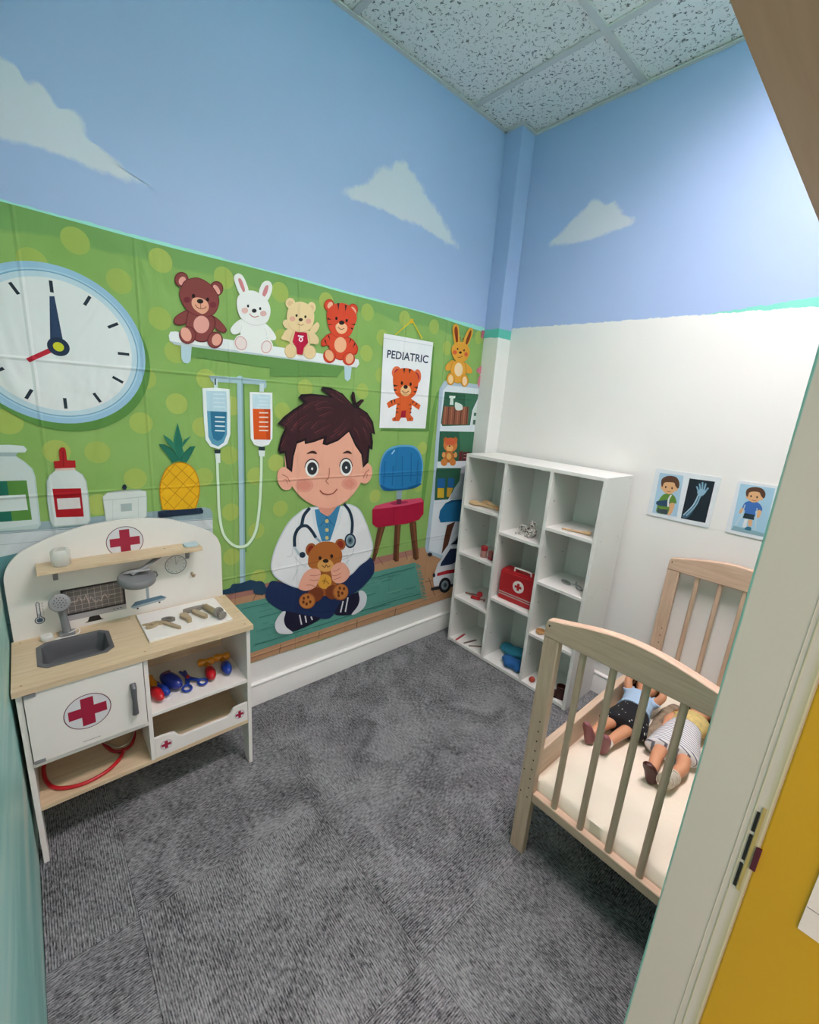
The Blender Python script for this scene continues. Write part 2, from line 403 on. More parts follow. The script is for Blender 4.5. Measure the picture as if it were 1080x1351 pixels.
obj('lintel_board', box(XR-0.001, XR+TH, YN+0.002, JY-0.0005, HEAD-0.004, HEAD-0.0002), wood('lintel_wood', '#c2ab92', '#b39b80', 'y'), wr, smooth=0)
# raised plaster seam running down the pier's face
mb = MB(); mb.tube([(XR+0.042, JY-0.0002, 0.0), (XR+0.043, JY-0.0002, 0.7), (XR+0.0445, JY-0.0002, 1.0), (XR+0.046, JY-0.0002, HEAD)], 0.0004, 6)
obj('plaster_seam', mb, mat('plaster', '#cfc9b8', 0.7), wr)
mb = MB(); mb.box(XR+0.0485, XR+0.0492, JY-0.0006, JY, 0.0, HEAD)
obj('paint_edge', mb, mat('plaster_edge', '#cdc9a4', 0.7), wr)

# yellow door folded back against the outer side of the pier
ym = mat('yellow_gloss_paint', '#d3a116', 0.35, var=0.05, scale=6, bump=0.05, bscale=60)
door = st(obj('door_1', box(XR+TH+0.0005, XR+TH+0.32, JY+0.001, JY+0.04, 0.01, HEAD-0.02), ym, smooth=0, bevel=0.0015))
obj('strike_plate', box(XR+TH-0.0062, XR+TH-0.0035, JY-0.0012, JY-0.0001, 0.838, 0.935), mat('brass_plate', '#c9ae6a', 0.35, metal=0.3), door, label='pale brass strike plate')
for z0, z1 in ((0.84, 0.868), (0.872, 0.902), (0.906, 0.928)):
    obj('latch_slot', box(XR+TH-0.0092, XR+TH-0.0068, JY-0.0009, JY-0.0001, z0, z1), mat('slot_black', '#15130f', 0.7), door)
obj('latch_bolt', box(XR+TH-0.0022, XR+TH+0.0022, JY-0.002, JY+0.0012, 0.868, 0.893), mat('latch_dark_red', '#54142a', 0.4), door, label='dark red latch bolt', bevel=0.0004)
nt_ = thing('door_notice', 'white paper notice on the yellow door, cut by the photo edge', 'notice', (1.63, JY, 0.84))
obj('sheet', box(1.5765, 1.68, JY-0.0008, JY+0.0008, 0.842, 0.99), mat('notice_paper', '#f3e6de', 0.5), nt_)
obj('rule_line', box(1.5768, 1.68, JY-0.0011, JY-0.0009, 0.868, 0.8686), mat('notice_line', '#8a7f80', 0.6), nt_)

# skirting boards with a rounded lip
wgloss = mat('white_gloss_paint', '#eeeeea', 0.3, var=0.02)
def skirt_prof(): return [(0, 0), (0.016, 0), (0.016, 0.078), (0.0135, 0.086), (0.0135, 0.090), (0.0175, 0.0955), (0.0165, 0.1005), (0.012, 0.103), (0, 0.103)]
mb = MB(); mb.v = []; 
P = skirt_prof(); n = len(P)
mb.add([(x, YN, z) for x, z in P]+[(x, -0.101, z) for x, z in P], [tuple(range(n)), tuple(range(2*n-1, n-1, -1))]+[(i, (i+1) % n, n+(i+1) % n, n+i) for i in range(n)])
st(obj('baseboard_left', mb, wgloss, smooth=50))
mb = MB(); mb.add([(0.094, -x, z) for x, z in P]+[(XR, -x, z) for x, z in P], [tuple(range(n)), tuple(range(2*n-1, n-1, -1))]+[(i, (i+1) % n, n+(i+1) % n, n+i) for i in range(n)])
st(obj('baseboard_back', mb, wgloss, smooth=50))

# ---- carpet tiles
def carpet(name, rib):
    m = bpy.data.materials.new(name); m.use_nodes = True; nt = m.node_tree; L = nt.links.new
    b = nt.nodes['Principled BSDF']; b.inputs['Roughness'].default_value = 0.95; b.inputs['Specular IOR Level'].default_value = 0.1
    g = N(nt, 'ShaderNodeNewGeometry')
    w = N(nt, 'ShaderNodeTexWave', wave_type='BANDS', bands_direction='X' if rib == 'y' else 'Y')
    w.inputs['Scale'].default_value = 62; w.inputs['Distortion'].default_value = 1.6; w.inputs['Detail'].default_value = 2; w.inputs['Detail Scale'].default_value = 8
    L(g.outputs['Position'], w.inputs['Vector'])
    mp = N(nt, 'ShaderNodeMapping'); mp.inputs['Scale'].default_value = (1, 0.30, 1) if rib == 'y' else (0.30, 1, 1); L(g.outputs['Position'], mp.inputs[0])
    nf = N(nt, 'ShaderNodeTexNoise'); nf.inputs['Scale'].default_value = 230; nf.inputs['Detail'].default_value = 3; nf.inputs['Roughness'].default_value = 0.7; L(mp.outputs[0], nf.inputs['Vector'])
    nl = N(nt, 'ShaderNodeTexNoise'); nl.inputs['Scale'].default_value = 7; nl.inputs['Detail'].default_value = 6; nl.inputs['Distortion'].default_value = 1.0; L(g.outputs['Position'], nl.inputs['Vector'])
    a1 = N(nt, 'ShaderNodeMath', operation='MULTIPLY'); L(nl.outputs['Fac'], a1.inputs[0]); a1.inputs[1].default_value = 0.42
    a = N(nt, 'ShaderNodeMath', operation='MULTIPLY_ADD'); L(w.outputs['Fac'], a.inputs[0]); a.inputs[1].default_value = 0.13; L(a1.outputs[0], a.inputs[2])
    a2 = N(nt, 'ShaderNodeMath', operation='MULTIPLY_ADD'); L(nf.outputs['Fac'], a2.inputs[0]); a2.inputs[1].default_value = 1.0; L(a.outputs[0], a2.inputs[2])
    r = N(nt, 'ShaderNodeMapRange'); L(a2.outputs[0], r.inputs[0]); r.inputs[1].default_value = 0.60; r.inputs[2].default_value = 0.94
    mx = N(nt, 'ShaderNodeMix', data_type='RGBA'); L(r.outputs[0], mx.inputs[0]); mx.inputs[6].default_value = lin('#3a3c3f'); mx.inputs[7].default_value = lin('#a2a5a7')
    L(mx.outputs[2], b.inputs['Base Color'])
    ad = N(nt, 'ShaderNodeMath', operation='ADD'); L(w.outputs['Fac'], ad.inputs[0]); L(nf.outputs['Fac'], ad.inputs[1])
    bp = N(nt, 'ShaderNodeBump'); bp.inputs['Strength'].default_value = 0.7; bp.inputs['Distance'].default_value = 0.0025
    L(ad.outputs[0], bp.inputs['Height']); L(bp.outputs[0], b.inputs['Normal'])
    return m
cmx, cmy = carpet('carpet_ribs_x', 'x'), carpet('carpet_ribs_y', 'y')
floor = st(obj('floor', box(-0.08, 4.5, -4.5, 1.5, -0.06, -0.006), mat('screed', '#3a3a3c', 0.9), smooth=0))
xs = [0, 0.075, 0.575, 1.075, 1.575, 2.075]; ys = [YN, -1.835, -1.342, -0.849, -0.356, 0]
for i in range(len(xs)-1):
    for j in range(len(ys)-1):
        obj('carpet_tile', box(xs[i]+0.0003, xs[i+1]-0.0003, ys[j]+0.0003, ys[j+1]-0.0003, -0.0062, 0.0), cmx if (i+j) % 2 else cmy, floor, bevel=0.0010, smooth=0)

# ---- suspended ceiling
def ceiling_mat():
    m = bpy.data.materials.new('fissured_tile'); m.use_nodes = True; nt = m.node_tree; L = nt.links.new
    b = nt.nodes['Principled BSDF']; b.inputs['Roughness'].default_value = 0.9
    g = N(nt, 'ShaderNodeNewGeometry')
    n1 = N(nt, 'ShaderNodeTexNoise'); n1.inputs['Scale'].default_value = 56; n1.inputs['Detail'].default_value = 1.0; n1.inputs['Distortion'].default_value = 0.9; L(g.outputs['Position'], n1.inputs['Vector'])
    s = N(nt, 'ShaderNodeMath', operation='SUBTRACT'); L(n1.outputs['Fac'], s.inputs[0]); s.inputs[1].default_value = 0.5
    ab = N(nt, 'ShaderNodeMath', operation='ABSOLUTE'); L(s.outputs[0], ab.inputs[0])
    line = N(nt, 'ShaderNodeMapRange'); L(ab.outputs[0], line.inputs[0]); line.inputs[1].default_value = 0.022; line.inputs[2].default_value = 0.042; line.inputs[3].default_value = 1; line.inputs[4].default_value = 0
    n2 = N(nt, 'ShaderNodeTexNoise'); n2.inputs['Scale'].default_value = 75; n2.inputs['Detail'].default_value = 0.5; L(g.outputs['Position'], n2.inputs['Vector'])
    msk = N(nt, 'ShaderNodeMapRange'); L(n2.outputs['Fac'], msk.inputs[0]); msk.inputs[1].default_value = 0.53; msk.inputs[2].default_value = 0.56
    ml = N(nt, 'ShaderNodeMath', operation='MULTIPLY'); L(line.outputs[0], ml.inputs[0]); L(msk.outputs[0], ml.inputs[1])
    n3 = N(nt, 'ShaderNodeTexVoronoi'); n3.inputs['Scale'].default_value = 210; L(g.outputs['Position'], n3.inputs['Vector'])
    dots = N(nt, 'ShaderNodeMapRange'); L(n3.outputs['Distance'], dots.inputs[0]); dots.inputs[1].default_value = 0.10; dots.inputs[2].default_value = 0.18; dots.inputs[3].default_value = 0.25; dots.inputs[4].default_value = 0
    mx_ = N(nt, 'ShaderNodeMath', operation='MAXIMUM'); L(ml.outputs[0], mx_.inputs[0]); L(dots.outputs[0], mx_.inputs[1])
    mx = N(nt, 'ShaderNodeMix', data_type='RGBA'); L(mx_.outputs[0], mx.inputs[0]); mx.inputs[6].default_value = lin('#f4efe9'); mx.inputs[7].default_value = lin('#827f79')
    L(mx.outputs[2], b.inputs['Base Color'])
    bp = N(nt, 'ShaderNodeBump', invert=True); bp.inputs['Strength'].default_value = 0.8; bp.inputs['Distance'].default_value = 0.003
    L(mx_.outputs[0], bp.inputs['Height']); L(bp.outputs[0], b.inputs['Normal'])
    return m
tm = ceiling_mat(); gm = mat('grid_white', '#d8d3cd', 0.4, var=0.02)
ceil = st(obj('ceiling', box(-0.08, XR+TH+0.32, YN-0.1, 0.08, H+0.16, H+0.2), mat('ceiling_void', '#777777', 0.9), smooth=0))
gx = [0.0, 0.576, 1.186, XR]; gy = [YN, -1.554, -0.943, -0.332, 0.0]
PANEL = (2, 1)             # the fitting takes two cells, (2, 1) and (2, 2)
for i in range(3):
    for j in range(4):
        if i == 2 and j in (1, 2): continue
        obj('ceiling_tile', box(gx[i]+0.004, gx[i+1]-0.004, gy[j]+0.004, gy[j+1]-0.004, H+0.006, H+0.02), tm, ceil, smooth=0, bevel=0.002)
for x in gx[1:3]: obj('grid_bar', box(x-0.012, x+0.012, YN, 0, H-0.001, H+0.005), gm, ceil, smooth=0)
for y in gy[1:4]:
    for i in range(2 if y == gy[2] else 3): obj('grid_bar', box(gx[i]+(0.012 if i else 0), gx[i+1]-(0.012 if i < 2 else 0), y-0.012, y+0.012, H-0.001, H+0.005), gm, ceil, smooth=0)
# wall angle round the edge, stepping round the corner pier
tr = MB(); w = 0.016
tr.box(0, w, YN, -0.101, H-0.003, H+0.002); tr.box(0, 0.094+w, -0.101-w, -0.101, H-0.003, H+0.002)
tr.box(0.094, 0.094+w, -0.101, 0, H-0.003, H+0.002); tr.box(0.094+w, XR, -w, 0, H-0.003, H+0.002)
tr.box(XR-w, XR, YN, -w, H-0.003, H+0.002); tr.box(w, XR-w, YN, YN+w, H-0.003, H+0.002)
st(obj('trim_1', tr, gm, smooth=0))

# light panel in the ceiling grid
def emit(name, col, s):
    m = bpy.data.materials.new(name); m.use_nodes = True; nt = m.node_tree
    for n_ in list(nt.nodes): nt.nodes.remove(n_)
    o = N(nt, 'ShaderNodeOutputMaterial'); e = N(nt, 'ShaderNodeEmission'); e.inputs[0].default_value = col; e.inputs[1].default_value = s
    nt.links.new(e.outputs[0], o.inputs[0]); return m
i, j = PANEL
lp = thing('ceiling_light', 'long white recessed light fitting in the ceiling grid above the cot', 'light', ((gx[i]+gx[i+1])/2, (gy[j]+gy[j+2])/2, H))
fr = MB(); a0, a1, b0, b1 = gx[i]+0.013, gx[i+1]-0.018, gy[j]+0.013, gy[j+2]-0.10
fr.box(a0, a0+0.012, b0, b1, H-0.002, H+0.012); fr.box(a1-0.012, a1, b0, b1, H-0.002, H+0.012)
fr.box(a0+0.012, a1-0.012, b0, b0+0.012, H-0.002, H+0.012); fr.box(a0+0.012, a1-0.012, b1-0.012, b1, H-0.002, H+0.012)
fr.box(a0, a1, b1, gy[j+2]-0.013, H-0.001, H+0.008)
obj('frame', fr, gm, lp, smooth=0)
hs = MB(); hs.box(a0, a0+0.004, b0, b1, H+0.012, H+0.115); hs.box(a1-0.004, a1, b0, b1, H+0.012, H+0.115); hs.box(a0+0.004, a1-0.004, b0, b0+0.004, H+0.012, H+0.115); hs.box(a0+0.004, a1-0.004, b1-0.004, b1, H+0.012, H+0.115); hs.box(a0, a1, b0, b1, H+0.115, H+0.119)
obj('housing', hs, gm, lp, smooth=0)
obj('diffuser', box(a0+0.012, a1-0.012, b0+0.012, b1-0.012, H+0.100, H+0.104), emit('panel_glow', (1.0, 0.82, 0.86, 1), PANEL_STRENGTH), lp, smooth=0)

# painted clouds: brushed paint, thin at the rim
def cloud_mat():
    m = bpy.data.materials.new('cloud_paint'); m.use_nodes = True; nt = m.node_tree; L = nt.links.new
    b = nt.nodes['Principled BSDF']; b.inputs['Roughness'].default_value = 0.55; b.inputs['Specular IOR Level'].default_value = 0.35
    at = N(nt, 'ShaderNodeAttribute', attribute_name='cover'); g = N(nt, 'ShaderNodeNewGeometry')
    n = N(nt, 'ShaderNodeTexNoise'); n.inputs['Scale'].default_value = 30; n.inputs['Detail'].default_value = 6; n.inputs['Roughness'].default_value = 0.6; L(g.outputs['Position'], n.inputs['Vector'])
    a = N(nt, 'ShaderNodeMath', operation='MULTIPLY_ADD'); L(n.outputs['Fac'], a.inputs[0]); a.inputs[1].default_value = 1.1; L(at.outputs['Fac'], a.inputs[2])
    r = N(nt, 'ShaderNodeMapRange'); L(a.outputs[0], r.inputs[0]); r.inputs[1].default_value = 0.74; r.inputs[2].default_value = 1.15; r.inputs[4].default_value = 0.68
    n2 = N(nt, 'ShaderNodeTexNoise'); n2.inputs['Scale'].default_value = 3.0; n2.inputs['Detail'].default_value = 5; L(g.outputs['Position'], n2.inputs['Vector'])
    mv = N(nt, 'ShaderNodeMix', data_type='RGBA', blend_type='MULTIPLY'); mv.inputs[0].default_value = 0.08; mv.inputs[6].default_value = lin(BLUE); L(n2.outputs['Fac'], mv.inputs[7])
    mx = N(nt, 'ShaderNodeMix', data_type='RGBA'); L(r.outputs[0], mx.inputs[0]); L(mv.outputs[2], mx.inputs[6]); mx.inputs[7].default_value = lin('#e2e2e2'); L(mx.outputs[2], b.inputs['Base Color'])
    n3 = N(nt, 'ShaderNodeTexNoise'); n3.inputs['Scale'].default_value = 160; n3.inputs['Detail'].default_value = 3; L(g.outputs['Position'], n3.inputs['Vector'])
    bp = N(nt, 'ShaderNodeBump'); bp.inputs['Strength'].default_value = 0.15; bp.inputs['Distance'].default_value = 0.001
    L(n3.outputs['Fac'], bp.inputs['Height']); L(bp.outputs[0], b.inputs['Normal'])
    return m
cm_ = cloud_mat()
def cloud(parent, ax, pix, label):
    pts = []
    q = catmull(pix, True, 6); cx = sum(p[0] for p in pix)/len(pix); cy = sum(p[1] for p in pix)/len(pix)
    def W(p, d):
        r_ = ray(*p); t = (0-CAM[ax])/r_[ax]; P_ = CAM+r_*t; P_[ax] = d; return P_
    n_ = len(q); v = []; f = []; cov = []
    sgn = 0.0003 if ax == 0 else -0.0003
    for sc, c in ((1.12, 0.0), (0.98, 0.35), (0.72, 1.0)):
        for p in q: v.append(W((cx+(p[0]-cx)*sc, cy+(p[1]-cy)*sc), sgn)); cov.append(c)
    for k in range(2):
        for i_ in range(n_): f.append((k*n_+i_, k*n_+(i_+1) % n_, (k+1)*n_+(i_+1) % n_, (k+1)*n_+i_))
    f.append(tuple(range(2*n_, 3*n_)))
    me = bpy.data.meshes.new('painted_cloud'); me.from_pydata([tuple(x) for x in v], [], f); me.materials.append(cm_)
    at = me.attributes.new('cover', 'FLOAT', 'POINT')
    for i_, c in enumerate(cov): at.data[i_].value = c
    o = bpy.data.objects.new('painted_cloud', me); COL.objects.link(o); o.parent = parent; o['label'] = label
wl = bpy.data.objects['wall_left']; wb = bpy.data.objects['wall_back']
cloud(wl, 0, [(-120,110),(-90,60),(-50,50),(-20,65),(10,78),(24,92),(34,106),(52,108),(66,125),(76,142),(96,144),(110,160),(120,185),(133,194),(150,208),(166,226),(190,241),(165,239),(130,226),(95,212),(50,196),(0,184),(-60,170),(-110,150)], 'long white cloud painted on blue')
cloud(wl, 0, [(454,252),(464,244),(482,242),(492,230),(503,218),(514,220),(522,213),(534,213),(545,228),(556,243),(562,256),(572,270),(582,285),(590,300),(602,323),(590,322),(575,312),(555,300),(530,290),(505,278),(480,268),(462,262)], 'pointed white cloud painted on blue')
cloud(wb, 1, [(722,323),(733,312),(748,298),(760,284),(770,276),(780,264),(790,262),(800,270),(812,266),(822,282),(836,287),(834,296),(812,304),(790,313),(765,320),(742,324)], 'small white cloud painted on blue')

# ------------------------------------------------------------------ cloth banner on the left wall
BX = 0.0030
banner = thing('wall_banner', 'large green cloth banner printed with a boy doctor and toys, pinned along the wall', 'banner', (0.002, -1.05, 0.19))
def banner_cloth():
    m = bpy.data.materials.new('banner_green_cloth'); m.use_nodes = True; nt = m.node_tree; L = nt.links.new
    b = nt.nodes['Principled BSDF']; b.inputs['Roughness'].default_value = 0.75; b.inputs['Specular IOR Level'].default_value = 0.25
    g = N(nt, 'ShaderNodeNewGeometry'); sx = N(nt, 'ShaderNodeSeparateXYZ'); L(g.outputs['Position'], sx.inputs[0])
    n = N(nt, 'ShaderNodeTexNoise'); n.inputs['Scale'].default_value = 7; n.inputs['Detail'].default_value = 3; L(g.outputs['Position'], n.inputs['Vector'])
    mx = N(nt, 'ShaderNodeMix', data_type='RGBA'); L(n.outputs['Fac'], mx.inputs[0]); mx.inputs[6].default_value = lin('#7fa855'); mx.inputs[7].default_value = lin('#98bb6e')
    # darker green printed along the top edge
    z = N(nt, 'ShaderNodeMath', operation='MULTIPLY_ADD'); L(n.outputs['Fac'], z.inputs[0]); z.inputs[1].default_value = 0.05; L(sx.outputs['Z'], z.inputs[2])
    r = N(nt, 'ShaderNodeMapRange'); L(z.outputs[0], r.inputs[0]); r.inputs[1].default_value = 1.622; r.inputs[2].default_value = 1.632
    m2 = N(nt, 'ShaderNodeMix', data_type='RGBA'); L(r.outputs[0], m2.inputs[0]); L(mx.outputs[2], m2.inputs[6]); m2.inputs[7].default_value = lin('#7ba560')
    L(m2.outputs[2], b.inputs['Base Color']); cloth_relief(nt, b)
    return m
# slightly wavy edges, real thickness
mb = MB()
top = [(y, 1.6555+0.002*math.sin(y*9)-0.013*max(0, (y+0.6)/0.5)**1.5) for y in [YN+0.004+i*(1.9055/40) for i in range(41)]]
bot = [(y, 0.196-0.006*(y+1.3)+0.0025*math.sin(y*14)) for y in [YN+0.004+i*(1.9055/40) for i in range(41)]]
mb.prism([p for p in top]+[p for p in reversed(bot)], 'x', 0.0012, BX)
obj('cloth', mb, banner_cloth(), banner, smooth=0)
PL = (0, BX+0.0002)
def PR(name, crop=None, lvl=2): return Print(name, banner, PL, crop, lvl*0.0012)

# polka dots
def dot(o, s, pts):
    for a, b in pts:
        r_ = ray(o[0]+a*s, o[1]+b*s); t = (BX-CAM[0])/r_[0]; P_ = CAM+r_*t
        if P_[1] < YN+0.04 or P_[1] > -0.14 or P_[2] > 1.62: continue
        if any(math.hypot(P_[1]-q[0], P_[2]-q[1]) < 0.062 for q in DOTS): continue
        DOTS.append((P_[1], P_[2]))
        d = PR('printed_dot', None, 0); d.e(P_[1], P_[2], 0.031, 0.032, random.choice(['#a6ba5e', '#a3b85d', '#aabb60'])); d.done()
DOTS = []
dot((0,240), .3403, [(292,228),(125,310),(463,385),(622,305),(868,372),(620,530),(685,860),(547,935),(378,1048),(220,1045),(525,1150),(800,765),(30,930),(680,660),(895,1280),(790,1145),(890,1060),(990,1140),(560,760)])
dot((200,330), .2778, [(40,55),(345,135),(610,200),(830,245),(1025,295),(1020,490),(40,325),(120,725),(730,655),(1000,670),(620,765),(240,640),(380,965),(240,840),(620,420),(590,1010)])
dot((330,490), .274, [(145,660),(40,990),(600,600),(530,110),(40,500)])
dot((470,380), .3109, [(45,100),(330,165),(110,210),(205,130),(385,255),(30,280),(20,450),(280,680),(75,870),(520,210),(105,370),(520,330),(262,840)])
dot((255,480), .185, [(270,640),(85,800),(440,800),(270,1060),(610,1020),(450,1190),(275,300),(55,440)])
dot((290,720), .1258, [(125,115),(390,290)])
dot((0,570), .1296, [(580,210),(1000,215),(1000,740)])

# printed floor, rug, side counter
F_ = PR('printed_floor', (0,0,1), 1)
F_.p([(110,822),(300,781),(400,758),(497,735),(553,723),(640,703),(640,780),(590,789),(334,873),(110,960)], '#b98f6c', False)
F_.p([(300,781),(400,758),(497,735),(553,723),(553,730),(497,744),(400,768),(300,792)], '#a9776a', False)
for a, b in [((332,795),(340,778)),((505,745),(498,735)),((537,738),(534,728)),((565,762),(573,786)),((571,755),(583,780)),((520,812),(522,802)),((470,828),(471,818)),((420,843),(421,834)),((368,862),(370,850)),((560,768),(600,758)),((600,742),(593,768))]:
    F_.s([a, b], 0.9, '#7d5a48', False)
F_.p([(110,838),(315,797),(350,789),(420,772),(500,753),(547,742),(551,760),(556,789),(470,815),(400,838),(334,860),(110,925)], '#5a9a8c', False)
for i in range(26):       # fringe
    t = i/25; x = 547+9*t; y = 743+46*t
    F_.s([(x-1, y), (x+6+random.uniform(-1,2), y+random.uniform(-1,3))], 0.9, '#5a9a8c', False)
random.seed(3)
for i in range(60):
    t = random.random(); x = random.uniform(335, 545); yt = 795-(x-330)*0.235+3; yb = 860-(x-334)*0.33-4
    y = yt+(yb-yt)*random.random(); l = random.uniform(8, 30)
    if x+l > 550: continue
    F_.s([(x, y), (x+l*.5, y-l*.13+random.uniform(-1.5,1.5)), (x+l, y-l*.26)], random.uniform(0.5,1.3), random.choice(['#3f8078','#4a8a80','#6aa898']))
F_.s([(336,850),(420,825),(500,798),(554,783)], 1.0, '#38746c'); F_.s([(318,803),(400,785),(500,760),(546,748)], 0.8, '#38746c')
F_.done()

T_ = PR('printed_side_counter', (0,0,1), 1)
T_.p([(-14,693),(0,691),(54,688),(120,682),(195,675),(268,669),(277,671),(280,678),(283,800),(283,830),(-14,880)], '#c9d0d2', False)
T_.p([(-14,693),(0,691),(54,688),(120,682),(195,675),(268,669),(277,671),(280,678),(280,684),(195,689),(120,695),(54,699),(-14,704)], '#93a9b0', False)
T_.s([(-14,705),(54,700),(120,696),(195,690),(280,685)], 0.8, '#7d9299', False)
T_.s([(-14,720),(54,714),(90,708),(200,702),(280,698)], 0.7, '#9fb0b4', False)
T_.p([(-14,738),(30,728),(60,760),(60,880),(-14,880)], '#5d8d90', False)
T_.done()

# clock
K = PR('printed_clock', None, 2); cy_, cz_ = -1.824, 1.343
def ring(r): K.e(cy_, cz_, r, r, col_, n=72)
K.e(cy_+0.012, cz_-0.022, 0.199, 0.199, '#5f9048', n=72)
for r_, col_ in ((0.2, '#9cc3dd'), (0.186, '#b0d0e4'), (0.182, '#7aa8c6'), (0.179, '#c3d9e4'), (0.166, '#e6e9e9')): ring(r_)
for i in range(12):
    a = math.radians(i*30+(0 if i % 3 == 0 else 0)); s_, c_ = math.sin(a), math.cos(a)
    K.s([(cy_+s_*0.132, cz_+c_*0.132), (cy_+s_*0.160, cz_+c_*0.160)], 0.0075, '#26333f', False)
K.p([(cy_-0.017, cz_), (cy_-0.006, cz_+0.122), (cy_+0.004, cz_+0.124), (cy_+0.012, cz_)], '#2f4463', False)
K.s([(cy_-0.01, cz_-0.006), (cy_-0.066, cz_-0.042)], 0.011, '#c0283a', False)
K.e(cy_, cz_, 0.0235, 0.0235, '#26364f'); K.e(cy_, cz_, 0.0115, 0.0115, '#cfd233')
K.done('big round blue-rimmed clock in the print')

# toy shelf with brackets
S = PR('printed_shelf', (200,330,.2778), 2)
S.p([(140,500),(560,560),(560,600),(880,600),(915,560),(930,555),(140,440)], '#689550', False)
S.p([(137,440),(190,448),(184,525),(172,538),(150,534),(140,515)], '#b9d3dd', False); S.p([(912,550),(948,556),(942,610),(928,623),(915,612)], '#b9d3dd', False)
S.p([(80,405),(88,388),(110,386),(955,514),(980,520),(984,540),(972,558),(110,447),(84,432)], '#eef0f0', False)
S.p([(84,432),(972,556),(972,559),(108,449)], '#c5d2d6', False)
S.done()

# brown bear
B = PR('printed_brown_bear', (215,350,.0926), 3); O, Fl = '#6d2c30', '#8d4644'
for c in ((258,205,100,108),(755,335,98,108)): B.e(*c, O); B.e(c[0], c[1], c[2]-14, c[3]-14, Fl)
B.e(270,225,50,62,'#e8a59a',20); B.e(757,348,38,75,'#e8a59a',-30)
hd = [(245,320),(300,225),(400,185),(500,180),(620,235),(720,330),(785,450),(790,560),(740,680),(640,740),(520,735),(400,690),(300,600),(240,480),(225,400)]
for q in ([(360,640),(240,680),(150,760),(160,840),(250,855),(330,810)], [(690,720),(800,785),(900,915),(860,965),(780,935),(720,860)]):
    B.p(q, O); cx = sum(p[0] for p in q)/6; cy = sum(p[1] for p in q)/6; B.p([(cx+(a-cx)*.86, cy+(b-cy)*.86) for a, b in q], Fl)
B.p([(370,650),(325,780),(325,880),(450,1070),(620,1085),(705,950),(745,820),(690,710),(520,710)], O); B.p([(380,660),(340,780),(340,880),(460,1055),(610,1070),(690,950),(728,820),(680,720),(520,720)], Fl)
B.p(hd, O); B.p([(515+(a-515)*.965, 460+(b-460)*.965) for a, b in hd], Fl)
B.e(540,845,112,124,'#e8a59a')
for c in ((345,995,122,128,-20),(735,1065,112,120,10)): B.e(c[0],c[1],c[2],c[3],O,c[4]); B.e(c[0],c[1],c[2]-14,c[3]-14,Fl,c[4])
B.e(322,985,72,105,'#eba896',-25); B.e(757,1062,68,85,'#eba896',15)
B.e(335,495,48,42,'#7a2f3a'); B.e(705,565,50,42,'#7e343c')
B.p([(400,530),(430,470),(520,465),(610,510),(645,580),(630,650),(560,695),(480,660),(420,600)], '#e9a88c')
B.e(522,515,46,33,'#241a18',10); B.e(428,440,24,30,'#2b1517'); B.e(628,490,22,28,'#2b1517')
B.s([(452,560),(480,600),(530,620),(580,615),(612,590)], 10, '#7c3a30'); B.s([(528,545),(530,615)], 7, '#7c3a30', False)
B.done()

# white rabbit
R_ = PR('printed_white_rabbit', (295,350,.0925), 3); Wt, Sh = '#f0efec', '#d9d8d6'
R_.p([(235,430),(150,240),(142,160),(200,118),(262,150),(315,250),(345,380)], Wt); R_.p([(268,380),(200,215),(232,190),(272,262),(298,365)], '#d98a90')
R_.p([(500,405),(528,285),(580,230),(645,230),(685,295),(670,405),(600,515)], Wt); R_.p([(545,412),(588,300),(630,293),(617,382),(575,452)], '#d98a90')
R_.p([(250,770),(150,830),(90,920),(130,985),(210,970),(250,880)], Wt); R_.p([(570,825),(680,920),(742,1030),(705,1072),(620,1045),(565,950)], Wt)
R_.p([(250,780),(225,900),(260,1080),(380,1215),(480,1215),(600,1060),(605,900),(560,820)], Wt); R_.s([(250,860),(235,940),(215,975)], 6, Sh); R_.s([(575,900),(600,960),(600,1010)], 6, Sh)
R_.e(250,1115,108,125,Wt,-15); R_.e(590,1160,106,118,Wt,10); R_.e(238,1112,84,102,'#d9a3a3',-20); R_.e(240,1112,72,90,'#f0dedb',-20); R_.e(602,1165,74,92,'#d9a3a3',12); R_.e(602,1165,62,80,'#efe4e2',12)
hd = [(180,560),(200,445),(290,375),(400,362),(500,400),(600,480),(655,600),(650,720),(590,820),(440,852),(310,805),(220,715)]
R_.p([(a, b+10) for a, b in hd], Sh); R_.p(hd, Wt)
R_.e(295,648,46,42,'#e0b3ac'); R_.e(558,690,46,40,'#dcb0aa'); R_.e(340,583,16,22,'#2b2b2f'); R_.e(513,620,16,22,'#2b2b2f'); R_.e(428,650,34,29,'#2a2a30')
R_.s([(362,690),(390,725),(440,740),(490,725)], 12, '#c9747a')
R_.done()

# cream bear in a red vest
Y_ = PR('printed_cream_bear', (360,380,.1111), 3); Cr, Cs = '#ecd0a0', '#d3ac7c'
for c in ((200,180,58,62),(452,232,50,66)): Y_.e(*c, Cr); Y_.e(c[0], c[1]+6, c[2]*.55, c[3]*.55, '#e2be92')
Y_.p([(150,480),(108,420),(135,378),(190,395),(230,480)], Cr); Y_.p([(430,515),(485,430),(525,408),(545,455),(495,535)], Cr)
Y_.p([(190,480),(110,560),(100,610),(190,640),(190,720),(300,800),(420,760),(435,665),(520,670),(535,600),(450,520)], Cr)
Y_.s([(235,520),(205,600),(195,640)], 6, Cs); Y_.s([(405,540),(430,620),(432,670)], 6, Cs)
Y_.p([(258,512),(395,530),(412,650),(362,712),(345,795),(278,785),(270,710),(225,640)], '#c01840', False)
Y_.s([(290,568),(357,577)], 16, '#f3dfe2', False); Y_.s([(325,585),(305,612),(325,635),(345,612)], 13, '#f3dfe2', closed=True)
Y_.e(203,748,72,86,Cs); Y_.e(205,746,66,80,Cr); Y_.e(430,762,74,82,Cs); Y_.e(430,760,68,76,Cr)
